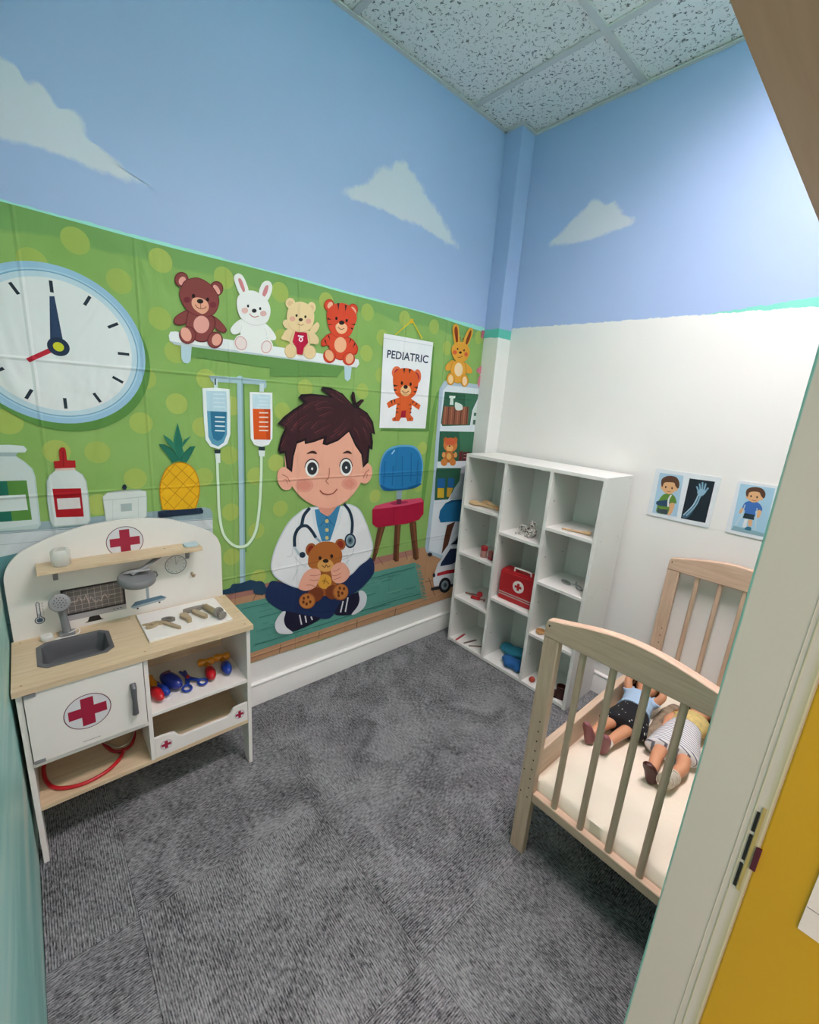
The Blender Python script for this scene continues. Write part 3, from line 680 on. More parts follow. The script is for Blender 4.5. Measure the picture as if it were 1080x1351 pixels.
hd = [(160,300),(200,210),(300,162),(400,190),(470,270),(482,370),(440,480),(330,520),(220,492),(168,400)]
Y_.p([(a, b+6) for a, b in hd], Cs); Y_.p(hd, Cr)
Y_.e(225,368,34,30,'#e5a894'); Y_.e(415,395,32,30,'#e5a894'); Y_.e(273,328,13,17,'#33211c'); Y_.e(378,343,13,17,'#33211c'); Y_.e(323,377,25,20,'#33211c')
Y_.s([(285,425),(310,440),(335,442),(358,430)], 7, '#a86a4c')
Y_.done()

# red tiger
def tiger_face(P_, st):
    for q in st: P_.p(q, '#3a2522', False)
G = PR('printed_red_tiger', (360,380,.1111), 3); Rd, Ro = '#dd4a2e', '#b83220'
for c in ((662,205,62,72),(942,258,60,72)): G.e(*c, Ro); G.e(c[0],c[1],c[2]-9,c[3]-9,Rd)
G.e(672,205,30,42,'#f0b89c',25); G.e(950,268,24,48,'#f0b89c',-30)
G.p([(700,530),(590,595),(562,650),(580,695),(650,690),(690,800),(800,860),(900,800),(980,790),(1005,720),(980,660),(910,590)], Ro)
G.p([(705,540),(600,600),(574,650),(588,683),(660,680),(700,800),(800,846),(890,795),(970,775),(992,720),(970,668),(905,602)], Rd)
hd = [(632,300),(680,222),(760,182),(860,190),(940,250),(988,340),(962,440),(905,560),(800,592),(700,545),(648,440)]
G.p([(a, b+7) for a, b in hd], Ro); G.p(hd, Rd)
tiger_face(G, [[(755,182),(782,180),(770,270)],[(845,200),(872,208),(852,285)],[(638,350),(690,375),(642,378)],[(648,430),(708,432),(655,442)],[(970,425),(912,430),(965,445)],[(945,475),(905,470),(935,500)],[(645,570),(672,625),(660,560)],[(600,620),(630,680),(618,610)],[(925,610),(895,660),(910,600)],[(975,660),(935,720),(960,650)],[(730,350),(760,365),(748,385)],[(890,370),(862,385),(872,405)]])
G.e(793,675,72,92,'#f1b48c'); G.e(665,808,76,84,Ro); G.e(665,806,68,76,Rd); G.e(662,800,48,68,'#f1b48c',-20); G.e(892,842,74,78,Ro); G.e(892,840,66,70,Rd); G.e(902,838,46,62,'#f1b48c',15)
G.p([(735,450),(780,410),(840,420),(875,470),(850,530),(795,545),(750,510)], '#f2bd92'); G.e(808,413,32,26,'#241a1a'); G.e(745,362,14,20,'#241a1a'); G.e(866,388,14,20,'#241a1a')
G.s([(765,465),(800,492),(840,480)], 8, '#7d4030')
G.done()

# drip stand with two bags
I = PR('printed_drip_stand', (255,480,.1852), 2); Po = '#a9c7ce'
I.s([(355,100),(365,600),(372,1340)], 10, '#5f8a4a', False)
I.p([(120,100),(140,85),(480,112),(515,130),(515,170),(485,178),(470,150),(175,130),(130,125)], Po)
I.p([(308,92),(330,82),(350,92),(362,900),(368,1560),(330,1565),(322,900)], Po, False); I.p([(340,95),(350,92),(362,900),(368,1560),(356,1562),(350,900)], '#8fb0b8', False)
I.p([(140,110),(170,110),(172,175),(145,175)], '#cfe0e2', False); I.s([(154,105),(154,150)], 12, '#4e6a70', False); I.p([(470,140),(500,140),(500,200),(468,198)], '#cfe0e2', False)
I.s([(172,700),(178,850),(185,1050),(215,1210),(280,1290),(345,1308),(400,1280),(450,1180),(475,1000),(485,800),(486,650)], 22, '#7ba46a')
I.s([(168,700),(174,850),(182,1050),(210,1205),(275,1285),(340,1302),(395,1275),(445,1180),(470,1000),(480,800),(482,650)], 19, '#d8ecd0')
I.p([(62,172),(160,170),(255,180),(262,300),(262,500),(240,570),(180,606),(120,590),(85,540),(72,400)], '#e9f1f1', False)
I.p([(88,192),(232,196),(240,340),(238,500),(215,560),(175,588),(130,570),(105,520),(95,340)], '#bcd9e6', False)
I.p([(95,335),(238,342),(238,500),(215,560),(175,588),(130,570),(105,520)], '#5d9db9', False); I.p([(120,338),(232,342),(222,500),(200,538),(170,550),(140,530),(125,470)], '#2f7496', False)
for y_ in (378,410,442,475): I.s([(152,y_),(222,y_+3)], 9, '#dfeef2', False)
for y_ in (215,245,275,305): I.s([(140,y_),(222,y_+3)], 7, '#d7e9f0', False)
I.p([(398,200),(560,205),(562,400),(560,530),(535,575),(480,592),(430,575),(405,530),(400,350)], '#eef3f3', False)
I.p([(418,215),(545,220),(545,320),(418,320)], '#c7e0ea', False); I.p([(420,320),(546,322),(546,540),(428,538)], '#e05a1e', False); I.p([(500,322),(546,322),(546,540),(520,540)], '#c94a18', False)
for y_ in (348,380,414,446,474): I.s([(466,y_),(530,y_+1)], 9, '#f5dccb', False)
for y_ in (240,265,290): I.s([(460,y_),(530,y_+2)], 6, '#dcecf2', False)
I.p([(145,610),(192,612),(188,638),(152,638)], '#27373e', False); I.p([(152,638),(188,638),(190,705),(160,705)], '#dfe9e4', False)
I.p([(462,588),(508,592),(504,618),(466,616)], '#27373e', False); I.p([(460,616),(508,618),(504,660),(466,658)], '#dfe9e4', False)
I.done()
J = PR('printed_drip_base', (290,720,.1258), 3)
J.p([(-30,480),(30,460),(100,440),(130,400),(210,390),(270,370),(320,355),(380,370),(440,378),(450,430),(480,430),(500,470),(430,515),(390,455),(80,505),(-20,530)], '#22405a'); J.done()

# jars and bottle on the counter
Q_ = PR('printed_glass_jar', (0,570,.1296), 2)
Q_.p([(-80,240),(160,240),(250,300),(330,370),(360,450),(400,800),(415,940),(380,985),(-80,1010)], '#b9cbc9', False); Q_.p([(-80,250),(160,250),(240,300),(315,370),(345,450),(380,800),(395,935),(-80,995)], '#c8d5d3', False)
Q_.p([(-80,130),(100,128),(240,140),(275,175),(255,208),(-80,205)], '#d3dfdd', False); Q_.p([(-80,205),(180,207),(160,245),(-80,245)], '#9fb4b5', False)
Q_.p([(-80,500),(270,490),(325,890),(-80,920)], '#568a3e', False); Q_.p([(-80,500),(70,497),(125,905),(-80,920)], '#1f6a58', False); Q_.p([(-80,650),(260,635),(285,790),(-80,815)], '#cfdad8', False)
Q_.done()
V = PR('printed_sauce_bottle', (0,570,.1296), 3)
V.p([(560,390),(500,440),(472,500),(480,700),(510,910),(540,965),(890,940),(922,900),(900,640),(880,500),(840,430),(760,380)], '#b2c2bf', False); V.p([(570,385),(510,440),(482,500),(490,700),(520,905),(550,952),(885,930),(910,890),(890,640),(868,500),(830,430),(750,378)], '#d0d9d7', False)
V.p([(565,365),(755,360),(770,385),(560,395)], '#d9c3b8', False); V.p([(545,295),(605,290),(600,180),(620,155),(655,155),(670,185),(682,285),(765,288),(770,360),(555,370)], '#ad1f22', False); V.s([(640,190),(645,350)], 14, '#8f1519', False)
V.p([(532,575),(822,570),(852,858),(572,865)], '#a8141f', False); V.p([(578,675),(808,665),(822,772),(590,787)], '#d9d3d2', False); V.done()
X = PR('printed_pot', (120,540,.16667), 3)
X.p([(90,690),(130,655),(250,640),(380,632),(435,645),(440,690),(442,840),(420,868),(150,893),(115,885)], '#b8c4bf', False); X.p([(95,690),(130,660),(250,645),(380,638),(430,650),(434,690),(434,838),(415,860),(152,885),(122,878)], '#d5dcd8', False)
X.s([(95,718),(260,705),(438,688)], 6, '#b5c3bf'); X.s([(170,710),(172,885)], 4, '#bfcbc7', False); X.s([(372,695),(372,868)], 4, '#bfcbc7', False); X.p([(232,748),(320,742),(322,800),(236,808)], '#a7b6b5', False)
X.e(263,615,18,22,'#22303e'); X.done()

# pineapple on a dark slab
A_ = PR('printed_pineapple', (120,540,.16667), 3)
A_.p([(630,420),(700,405),(760,420),(720,300),(790,210),(735,240),(718,270),(720,240),(682,105),(650,240),(652,265),(625,235),(568,198),(605,270),(660,330)], '#2f7d63', False)
for q in ([(640,420),(600,360),(532,275),(575,275),(640,320),(695,400)], [(755,420),(785,370),(825,290),(780,295),(730,345),(705,410)], [(700,410),(660,300),(680,110),(720,260),(715,400)]): A_.p(q, '#27705a', False); 
A_.s([(695,400),(640,320),(575,278)], 6, '#1d5848'); A_.s([(708,400),(735,345),(785,297)], 6, '#1d5848')
A_.p([(560,780),(540,660),(550,560),(600,460),(690,418),(780,440),(840,520),(860,640),(835,760),(800,790),(590,795)], '#c8860e'); A_.p([(566,775),(548,660),(558,562),(606,466),(690,425),(775,447),(832,524),(852,640),(827,755),(795,786),(595,790)], '#e9b21c')
for a, b in [((560,560),(665,430)),((548,660),(760,440)),((575,760),(815,490)),((650,790),(845,570)),((760,785),(852,670)),((600,470),(845,700)),((555,570),(800,780)),((560,690),(660,790)),((660,430),(850,610))]: A_.s([a, b], 5, '#c08414', False)
A_.p([(528,805),(870,778),(886,800),(882,822),(540,856),(528,840)], '#1f2f45', False); A_.s([(845,785),(848,825)], 4, '#33435a', False); A_.done()

# hanging sign with a tiger
Z = PR('printed_hanging_sign', (495,410,.1184), 3)
Z.p([(110,330),(650,400),(590,1340),(60,1330)], '#5e8c46', False)
Z.s([(215,268),(390,120)], 14, '#d9c63a', False); Z.s([(515,312),(412,120)], 14, '#d9c63a', False); Z.p([(385,90),(415,90),(420,140),(370,140)], '#e0b632', False)
Z.p([(88,252),(638,352),(552,1312),(38,1305)], '#eeeef0', False); Z.p([(86,300),(632,388),(631,396),(85,308)], '#d4d6da', False)
Z.text('PEDIATRIC', (131,434), (588,500), (578,588), (120,524), '#36405a')
Og, Om = '#e0602a', '#c24a20'
for c in ((232,690,55,72),(462,730,42,78)): Z.e(*c, '#e2704a'); Z.e(c[0]+4*(1 if c[0]<300 else -1), c[1], c[2]*.55, c[3]*.6, '#a8203a', 20 if c[0]<300 else -20)
Z.p([(275,960),(160,1000),(120,1030),(140,1085),(230,1040),(215,1180),(180,1200),(185,1228),(255,1230),(285,1185),(335,1190),(350,1230),(412,1228),(418,1195),(385,1160),(400,1050),(480,1105),(497,1050),(400,985),(370,955)], Og, False)
Z.p([(285,1115),(335,1108),(330,1190),(275,1190)], '#a8182e', False)
hd = [(190,800),(200,710),(260,650),(340,640),(420,665),(470,740),(470,830),(440,930),(370,985),(300,980),(220,930)]
Z.p(hd, Og)
tiger_face(Z, [[(300,645),(328,640),(315,700)],[(365,648),(392,655),(372,705)],[(192,820),(255,835),(195,848)],[(195,870),(240,880),(205,900)],[(468,845),(415,850),(462,870)],[(455,890),(410,900),(440,915)],[(160,1000),(185,1055),(178,995)],[(195,990),(215,1040),(212,985)],[(410,1000),(395,1045),(425,1010)],[(450,1025),(430,1070),(462,1035)],[(225,1080),(262,1090),(222,1095)],[(222,1120),(258,1130),(220,1140)],[(398,1080),(365,1090),(396,1098)],[(395,1125),(365,1132),(392,1142)],[(240,1030),(275,1045),(245,1045)],[(390,1035),(358,1050),(388,1052)],[(205,1190),(212,1225),(218,1190)],[(375,1195),(380,1228),(388,1195)]])
Z.e(330,890,60,62,'#f0bd86'); Z.e(330,848,24,22,'#2a1c1a'); Z.e(288,805,13,20,'#2a1c1a'); Z.e(385,818,13,20,'#2a1c1a'); Z.s([(290,890),(325,915),(365,895)], 8, '#7d4030')
Z.done()

# stool with a blue back
C_ = PR('printed_stool', (480,575,.1333), 2)
C_.p([(320,530),(375,530),(368,625),(318,625)], '#8aa0a8', False)
for q in ([(135,900),(208,895),(130,1160),(100,1245),(75,1225)], [(302,880),(362,880),(335,1240),(310,1245),(285,1225)], [(445,850),(512,845),(535,1215),(510,1232),(485,1215)]): C_.p(q, '#5e3a26', False); C_.s([((q[0][0]+q[1][0])/2+8, q[0][1]),((q[2][0]+q[3][0])/2+8, q[2][1])], 20, '#7a4c2e', False)
hd = [(145,420),(160,260),(210,150),(300,100),(400,88),(490,100),(550,160),(580,260),(575,380),(555,480),(480,520),(330,540),(200,540),(158,500)]
C_.p(hd, '#5fa0c8'); C_.p([(365+(a-365)*.95, 320+(b-320)*.95+8) for a, b in hd], '#2377ae')
C_.p([(160,480),(250,520),(400,515),(550,470),(555,485),(480,520),(330,540),(200,540)], '#155a8c')
for a, b in [((205,250),(190,480)),((285,300),(275,490)),((375,200),(375,500)),((465,170),(460,450)),((530,240),(520,470)),((170,405),(565,385))]: C_.s([a, b], 10, '#1a6296', False)
C_.s([(270,180),(300,140)], 12, '#9cc8e2', False)
C_.p([(78,730),(110,690),(300,640),(560,612),(588,640),(585,770),(540,830),(420,868),(120,905),(80,870)], '#a81438', False); C_.p([(85,725),(110,690),(300,640),(560,612),(585,650),(400,690),(110,725)], '#d24a6a', False)
C_.p([(255,668),(330,645),(435,652),(380,672),(300,682)], '#a23050'); C_.p([(320,625),(366,625),(362,672),(318,675)], '#6a2a40', False); C_.done()

# cabinet with shelves, at the right end
U = PR('printed_cabinet', None, 2); U.crop = (555,500,.1036)
U.p([(195,180),(140,400),(60,1000),(-20,1700),(20,1700),(90,1200),(205,260),(240,130)], '#6a9a4c', False)
U.crop = (0,0,1)
U.p([(579,513),(585,503),(592,501),(633,508),(628,560),(612,730),(600,745),(562,729),(560,722),(570,640)], '#b3c6d4', False)
U.p([(584,515),(590,508),(632,513),(628,560),(612,725),(598,738),(565,726),(574,640)], '#dce3ea', False)
U.crop = (555,500,.1036); Dk = '#2c5d47'
U.p([(300,160),(730,195),(715,260),(650,400),(620,590),(270,600),(250,560)], Dk, False); U.p([(560,190),(730,200),(640,420),(610,580),(560,580)], '#3d6e55', False)
U.p([(290,350),(605,355),(590,580),(262,580)], '#8a5440', False)
for i in range(8): U.s([(312+i*40, 352),(295+i*40, 580)], 12, '#5d3428' if i % 2 else '#a86a50', False)
U.p([(358,212),(435,215),(430,245),(408,245),(408,330),(362,328),(370,245),(355,240)], '#d6e2dc', False); U.p([(430,300),(470,305),(522,335),(518,392),(440,390)], '#d6e2dc')
U.p([(720,300),(760,290),(760,590),(640,590),(660,420)], '#cfdcd6', False); U.p([(672,430),(712,430),(700,580),(655,580)], '#47665e', False); U.p([(668,470),(706,470),(702,520),(660,520)], '#cfdcd6', False)
U.p([(235,665),(680,672),(640,1040),(210,1050)], Dk, False); U.p([(480,670),(680,672),(650,940),(500,940)], '#3f7256', False)
U.e(312,775,30,34,'#b8622e'); U.e(432,775,30,34,'#b8622e'); U.e(370,840,88,92,'#d07a40'); U.e(372,800,70,50,'#d2603a'); U.e(362,880,44,42,'#e6a968'); U.e(360,853,13,11,'#2a1c1a')
U.e(350,990,72,75,'#b8682e'); U.e(285,965,22,35,'#d99a5c'); U.e(435,965,20,35,'#d99a5c'); U.e(352,985,32,42,'#e0a85e'); U.e(290,1060,42,48,'#d2803e'); U.e(400,1060,40,44,'#d2803e')
U.p([(480,930),(525,910),(520,1040),(470,1040)], '#6a2c30', False); U.p([(530,930),(620,925),(600,1040),(525,1040)], '#5a262c', False); U.s([(540,960),(600,965)], 10, '#b08a80', False); U.s([(537,1000),(595,1005)], 10, '#b08a80', False)
U.crop = (545,620,.1333); 
U.p([(225,-20),(500,-20),(490,120),(400,190),(340,290),(205,300),(215,80)], Dk, False)
U.p([(235,85),(310,80),(308,175),(232,178)], '#205f9a', False); U.p([(340,78),(402,82),(395,172),(335,170)], '#205f9a', False)
U.p([(236,178),(300,180),(298,275),(232,275)], '#d3ad2e', False); U.p([(330,175),(388,178),(355,270),(325,262)], '#cf9d35', False)
U.p([(470,-30),(560,-60),(560,300),(350,290),(400,180),(450,110)], '#a9b5bc', False)
U.s([(205,330),(420,315)], 4, '#c2ccd4', False); U.s([(140,700),(300,680)], 4, '#c2ccd4', False)
U.p([(265,520),(248,470),(260,400),(310,330),(370,298),(560,285),(560,505),(380,510)], '#1d6a98', False); U.p([(310,330),(370,298),(560,285),(560,305),(400,315),(340,335)], '#174f74', False)
U.p([(330,545),(410,510),(380,590),(340,740),(275,830),(300,680)], '#553222', False); U.e(160,835,22,20,'#2c2a2c')
U.done()
M = PR('printed_ambulance', (545,620,.1333), 3)
M.p([(400,690),(440,640),(560,600),(560,760),(360,745)], '#aab4bd', False); M.p([(365,735),(410,700),(440,655),(440,735)], '#1b2433', False)
M.p([(350,770),(560,760),(560,1110),(400,1130),(200,1150),(190,1080),(235,930)], '#dce0e6', False)
M.p([(360,780),(440,772),(440,890),(380,930),(262,952),(270,920)], '#1a2a48', False); M.p([(232,1020),(330,990),(560,960),(560,995),(340,1025),(230,1050)], '#b3222e', False)
M.p([(170,1165),(250,1150),(560,1095),(560,1115),(250,1180),(172,1192)], '#22282e', False); M.e(308,1138,58,76,'#171b20',12); M.e(308,1138,36,48,'#7b8a90',12); M.e(310,1138,16,22,'#39444a',12); M.e(200,1040,14,20,'#2a2a30')
M.done()
Nn = PR('printed_orange_rabbit', (570,420,.0889), 4); Oy, Od = '#e3a23a', '#c07f22'
Nn.p([(325,380),(290,200),(300,110),(345,85),(380,130),(390,250),(395,370)], Oy); Nn.p([(350,390),(318,200),(325,135),(350,120),(370,200),(368,380)], '#8c3a14')
Nn.p([(440,380),(490,230),(540,150),(585,150),(590,220),(550,330),(500,420)], Oy); Nn.p([(480,400),(500,300),(545,195),(570,180),(555,280),(500,400)], '#7d3514')
Nn.p([(285,620),(200,690),(185,750),(220,780),(300,740),(330,660)], Oy); Nn.p([(470,650),(560,730),(580,800),(540,820),(480,790),(450,710)], Oy)
Nn.p([(300,640),(260,780),(280,900),(340,960),(430,950),(490,850),(490,720),(450,640)], Od); Nn.p([(305,645),(268,780),(288,895),(340,950),(425,940),(480,850),(480,720),(445,648)], Oy)
Nn.e(380,760,62,100,'#eed3ae'); Nn.e(262,900,62,92,Od); Nn.e(262,900,55,85,Oy); Nn.e(262,905,36,65,'#f0cf9a'); Nn.e(470,925,58,92,Od); Nn.e(470,925,50,85,Oy); Nn.e(470,930,34,65,'#f0d0a8')
hd = [(275,500),(290,410),(350,355),(430,350),(500,390),(545,470),(530,560),(480,630),(400,645),(320,610)]; Nn.p(hd, Oy)
for q in ([(395,280),(410,270),(402,360)], [(445,290),(460,290),(445,360)]): Nn.p(q, '#8c4a18', False)
Nn.e(322,505,32,32,'#d8603a'); Nn.e(490,535,26,32,'#d8603a'); Nn.e(365,455,12,15,'#2e1c14'); Nn.e(460,475,12,15,'#2e1c14'); Nn.e(405,508,22,18,'#2e1c14'); Nn.s([(365,575),(400,580),(430,560)], 9, '#7d3a1e'); Nn.done()
Pk = PR('printed_pink_toy', (570,420,.0889), 3)
Pk.p([(725,180),(775,180),(765,230),(745,300),(715,290)], '#c86a80', False); Pk.done(); Pk = PR('printed_pink_toy', (570,420,.0889), 3); Pk.p([(700,720),(720,710),(715,820),(660,800),(650,760)], '#d87a90'); Pk.done(); Pk = PR('printed_pink_toy', (570,420,.0889), 3); Pk.p([(690,860),(715,860),(705,1030),(670,1000),(665,940)], '#d8849a'); Pk.done()

# the boy
b_ = PR('printed_boy', (340,650,.1574), 4)
Nv, Nd = '#1d2f57', '#16244a'
b_.p([(60,840),(80,780),(130,735),(330,790),(480,790),(700,740),(850,600),(920,545),(960,560),(972,640),(950,700),(860,800),(760,870),(640,1010),(570,1055),(420,1035),(230,1000),(120,940),(70,890)], Nv)
b_.s([(380,960),(480,1000),(640,985)], 6, Nd)
b_.p([(-30,750),(30,740),(60,780),(50,840),(0,850),(-40,830)], '#22405a')
# shoes
b_.p([(220,1000),(330,1010),(430,1030),(520,1050),(400,1120),(270,1165),(225,1130)], '#1c1b33'); b_.p([(228,993),(190,1005),(140,1090),(160,1165),(230,1182),(290,1170),(232,1120),(215,1060)], '#dcdfe3')
for a, c in [((345,1020),(362,1102)),((392,1028),(402,1085)),((440,1035),(452,1062))]: b_.s([a, c], 11, '#e3e3e6', False)
b_.p([(640,1010),(700,900),(760,860),(840,830),(860,860),(840,950),(790,1010),(720,1025)], '#1c1b33'); b_.p([(840,825),(880,822),(908,870),(890,950),(830,1005),(780,1018),(830,950),(848,890)], '#dcdfe3')
for a, c in [((710,905),(688,1000)),((750,875),(728,995))]: b_.s([a, c], 11, '#e3e3e6', False)
# coat
b_.p([(430,120),(330,170),(240,260),(150,430),(108,570),(110,650),(160,720),(320,795),(480,790),(620,760),(770,690),(850,610),(930,545),(960,460),(945,370),(900,240),(840,130),(750,92),(690,110)], '#ccd3da'); b_.p([(432,128),(335,178),(250,265),(160,432),(118,570),(120,648),(168,712),(325,786),(480,780),(620,750),(765,682),(845,602),(922,540),(950,460),(935,372),(892,245),(834,137),(750,100),(690,118)], '#e9eaec')
for q in ([(290,450),(280,520),(240,535)], [(300,530),(340,580),(400,620)], [(330,640),(290,730)], [(800,440),(780,520),(700,560)], [(380,780),(330,795)], [(760,560),(720,600)]): b_.s(q, 5, '#c3cad2')
# shirt and neck
b_.p([(470,140),(685,110),(640,290),(600,400),(530,405),(490,270)], '#3f86b0', False); b_.p([(500,120),(660,110),(600,185),(575,195),(520,165)], '#e09a84', False)
b_.s([(520,165),(572,200),(540,250),(510,280)], 5, '#27618a', False); b_.s([(572,200),(620,260),(650,290)], 5, '#27618a', False); b_.s([(572,205),(575,400)], 4, '#27618a', False); b_.s([(600,240),(590,400)], 4, '#2f6e98', False)
for y_ in (235,310,375): b_.e(573,y_,15,16,'#d5c584')
b_.p([(440,130),(470,140),(490,270),(528,405),(500,400),(470,330)], '#dfe4e8', False); b_.p([(685,110),(712,120),(680,260),(610,392),(602,395),(640,280)], '#dfe4e8', False)
# stethoscope
St = '#22364a'
b_.s([(430,125),(380,190),(360,270),(325,310),(303,370),(303,450)], 27, St); b_.s([(350,280),(400,275),(440,310),(482,375)], 26, St); b_.s([(482,375),(520,410)], 20, '#9fb4bf', False); b_.s([(303,455),(340,515)], 20, '#b4c6cf', False); b_.e(368,518,26,25,St)
b_.s([(715,92),(760,150),(785,240),(780,340)], 24, St); b_.e(768,400,48,62,St); b_.e(768,400,36,48,'#8fa5ae'); b_.e(768,400,22,30,'#54707c'); b_.e(768,398,10,14,St)
b_.done('boy doctor in a white coat holding a teddy, printed')
# teddy in his hands
t_ = PR('printed_teddy', (340,650,.1574), 5.3); Tb, Td = '#a05a2c', '#7a3c20'
for c in ((440,475,46,56,10),(685,430,44,48,-10)): t_.e(*c[:4], Tb, c[4]); t_.e(c[0], c[1], c[2]*.6, c[3]*.65, '#8a2e20', c[4])
t_.p([(430,660),(500,640),(600,640),(650,720),(640,830),(570,860),(480,850),(430,780)], Tb)
t_.p([(415,560),(430,490),(500,420),(580,405),(650,425),(695,490),(695,560),(650,630),(560,660),(470,640),(420,610)], '#b2682f')
t_.e(560,605,68,55,'#e0a45a'); t_.e(562,568,25,17,'#2a1a16'); t_.e(515,545,13,16,'#2a1a16'); t_.e(612,528,13,16,'#2a1a16'); t_.s([(530,605),(555,622),(565,600),(580,620),(600,605)], 6, '#5a3018')
t_.e(553,740,58,62,'#dfa23e'); t_.s([(530,735),(575,740)], 6, '#8a5a1e', False); t_.s([(560,710),(545,760)], 6, '#8a5a1e', False); t_.s([(575,745),(590,760)], 6, '#8a5a1e', False)
for c in ((475,850,70,60,-30),(620,830,60,60,30)): t_.e(*c[:4], Td, c[4])
t_.e(408,902,70,66,Tb,-20); t_.e(405,904,62,58,'#c07a3c',-20); t_.e(685,828,66,70,Tb,20); t_.e(690,826,58,62,'#c07a3c',20)
for a, c in ((378,880),(415,870),(375,912),(402,928),(432,910)): t_.e(a, c, 11, 14, '#6a3418')
for a, c in ((680,795),(715,800),(668,830),(700,838),(670,858)): t_.e(a, c, 11, 14, '#6a3418')
Sk, Sd = '#efae96', '#c07560'
t_.p([(335,780),(370,690),(420,640),(480,632),(515,650),(518,690),(500,740),(470,790),(400,818),(345,805)], Sk); t_.p([(612,690),(605,640),(640,595),(700,580),(745,620),(765,680),(720,740),(660,755),(620,730)], Sk)
for q in ([(430,690),(480,690),(512,680)], [(425,725),(470,730),(500,725)], [(400,770),(440,770),(470,785)], [(620,650),(650,650),(680,630)], [(615,690),(650,690),(690,670)], [(630,725),(660,715),(690,700)]): t_.s(q, 5, Sd)
t_.done()
# head
h_ = PR('printed_boy_head', (350,500,.1481), 5.3); Hr, Hd2, Hl = '#3f2228', '#22161c', '#6b3436'
h_.e(170,885,70,105,Sk,-12); h_.e(885,840,58,92,Sk,12); h_.s([(140,850),(185,870),(210,915)], 8, Sd); h_.s([(150,900),(175,890),(190,930)], 6, Sd); h_.s([(915,805),(880,840),(865,880)], 8, Sd); h_.s([(880,840),(900,850),(890,880)], 6, Sd)
h_.p([(165,700),(200,480),(350,330),(560,280),(760,340),(870,480),(900,680),(870,840),(820,960),(720,1080),(600,1140),(480,1140),(350,1080),(250,980),(190,850)], Sk)
for c in ((340,945,80,62),(740,930,70,55)): h_.e(*c, '#e69c88'); h_.e(c[0], c[1], c[2]*.65, c[3]*.65, '#e2927e')
h_.p([(100,400),(150,340),(240,270),(335,210),(285,165),(310,135),(400,130),(500,140),(560,150),(485,95),(500,68),(580,80),(680,130),(775,235),(755,150),(765,110),(785,120),(800,210),(845,180),(872,185),(825,250),(900,300),(950,380),(970,495),(940,480),(950,560),(945,630),(920,620),(910,740),(860,790),(845,670),(790,590),(735,470),(640,550),(540,590),(500,580),(510,530),(430,560),(345,580),(340,550),(275,575),(245,690),(230,830),(180,790),(165,660),(120,665),(105,630),(130,520),(170,430)], Hd2, False)
h_.p([(130,400),(180,345),(260,280),(370,210),(320,170),(400,148),(520,160),(600,170),(520,95),(590,95),(680,145),(780,255),(850,270),(900,320),(940,400),(950,470),(920,480),(930,590),(905,590),(890,720),(865,760),(860,660),(800,570),(740,450),(640,530),(530,572),(540,500),(420,540),(360,560),(360,520),(270,555),(230,680),(215,800),(190,770),(180,640),(125,640),(150,520),(190,420)], Hr, False)
random.seed(11)
for q in ([(190,370),(260,310),(340,260)],[(240,420),(300,360),(380,310)],[(300,450),(350,400),(400,380)],[(430,240),(500,200),(560,205)],[(440,270),(530,250),(600,262)],[(470,330),(550,300),(600,290)],[(330,260),(400,215),(470,190)],[(400,440),(460,380),(540,370)],[(430,480),(520,430),(580,400)],[(600,470),(660,420),(710,350)],[(640,500),(690,450),(730,390)],[(840,330),(880,380),(905,440)],[(870,340),(915,400),(935,440)],[(780,430),(810,480),(830,540)],[(620,110),(680,160),(740,220)],[(580,130),(640,180),(700,210)],[(220,460),(270,400),(320,380)],[(570,520),(620,480),(660,450)],[(150,430),(190,390),(240,370)],[(860,430),(880,480),(890,540)],[(130,600),(160,540),(190,500)]):
    h_.s(q, 9, Hl, taper=True); h_.s([(a+14, c+13) for a, c in q], 5, '#583033', taper=True)
for q in ([(785,200),(775,130)], [(815,235),(860,190)]): h_.s(q, 20, Hr, False)
h_.p([(358,665),(395,640),(430,640),(450,665),(405,660)], '#4a2a24'); h_.p([(678,662),(710,638),(740,640),(760,665),(718,658)], '#4a2a24')
for cx, cy, rx, ry in ((405,795,60,76),(708,785,54,74)):
    h_.e(cx, cy-6, rx+5, ry+5, '#33262c', a0=180, a1=360); h_.e(cx, cy, rx, ry, '#f1eeea'); h_.e(cx+2, cy, rx*.74, ry*.74, '#33363c'); h_.e(cx+2, cy+2, 9, 12, '#eeeeee')
h_.s([(560,790),(555,870),(530,905),(555,935)], 8, Sd); h_.s([(475,988),(510,1018),(560,1025),(600,1010),(630,975)], 9, '#9c4a3c')
h_.done()


# ------------------------------------------------------------------ play kitchen (doctor's counter)
KY0, KY1 = -2.003, -1.437
lam = mat('white_board', '#e6e4de', 0.4, var=0.02, scale=12); birch = wood('birch_ply', '#d8c4a4', '#c8b18e', 'y', 0.5)
gp = mat('grey_plastic', '#7f8284', 0.4, var=0.03); gd = mat('dark_grey_plastic', '#5c5e61', 0.35, var=0.03)
kit = thing('play_kitchen', 'white and birch wooden play clinic counter with red cross door and grey sink', 'toy counter', (0.155, -1.72, 0))
def side(y0, y1):
    mb = MB(); mb.prism([(0.022,0),(0.062,0),(0.075,0.07),(0.11,0.13),(0.2,0.13),(0.235,0.07),(0.248,0),(0.285,0),(0.285,0.522),(0.022,0.522)], 'y', y0, y1); return mb
obj('side_panel', side(KY0, KY0+0.012), lam, kit, bevel=0.001, smooth=0); obj('side_panel', side(KY1-0.012, KY1), lam, kit, bevel=0.001, smooth=0)
arch = [(-0.283,0.10),(-0.283,0.70),(-0.280,0.738),(-0.262,0.775),(-0.222,0.807),(-0.115,0.847),(0,0.858),(0.115,0.847),(0.212,0.806),(0.262,0.772),(0.280,0.735),(0.283,0.70),(0.283,0.10)]
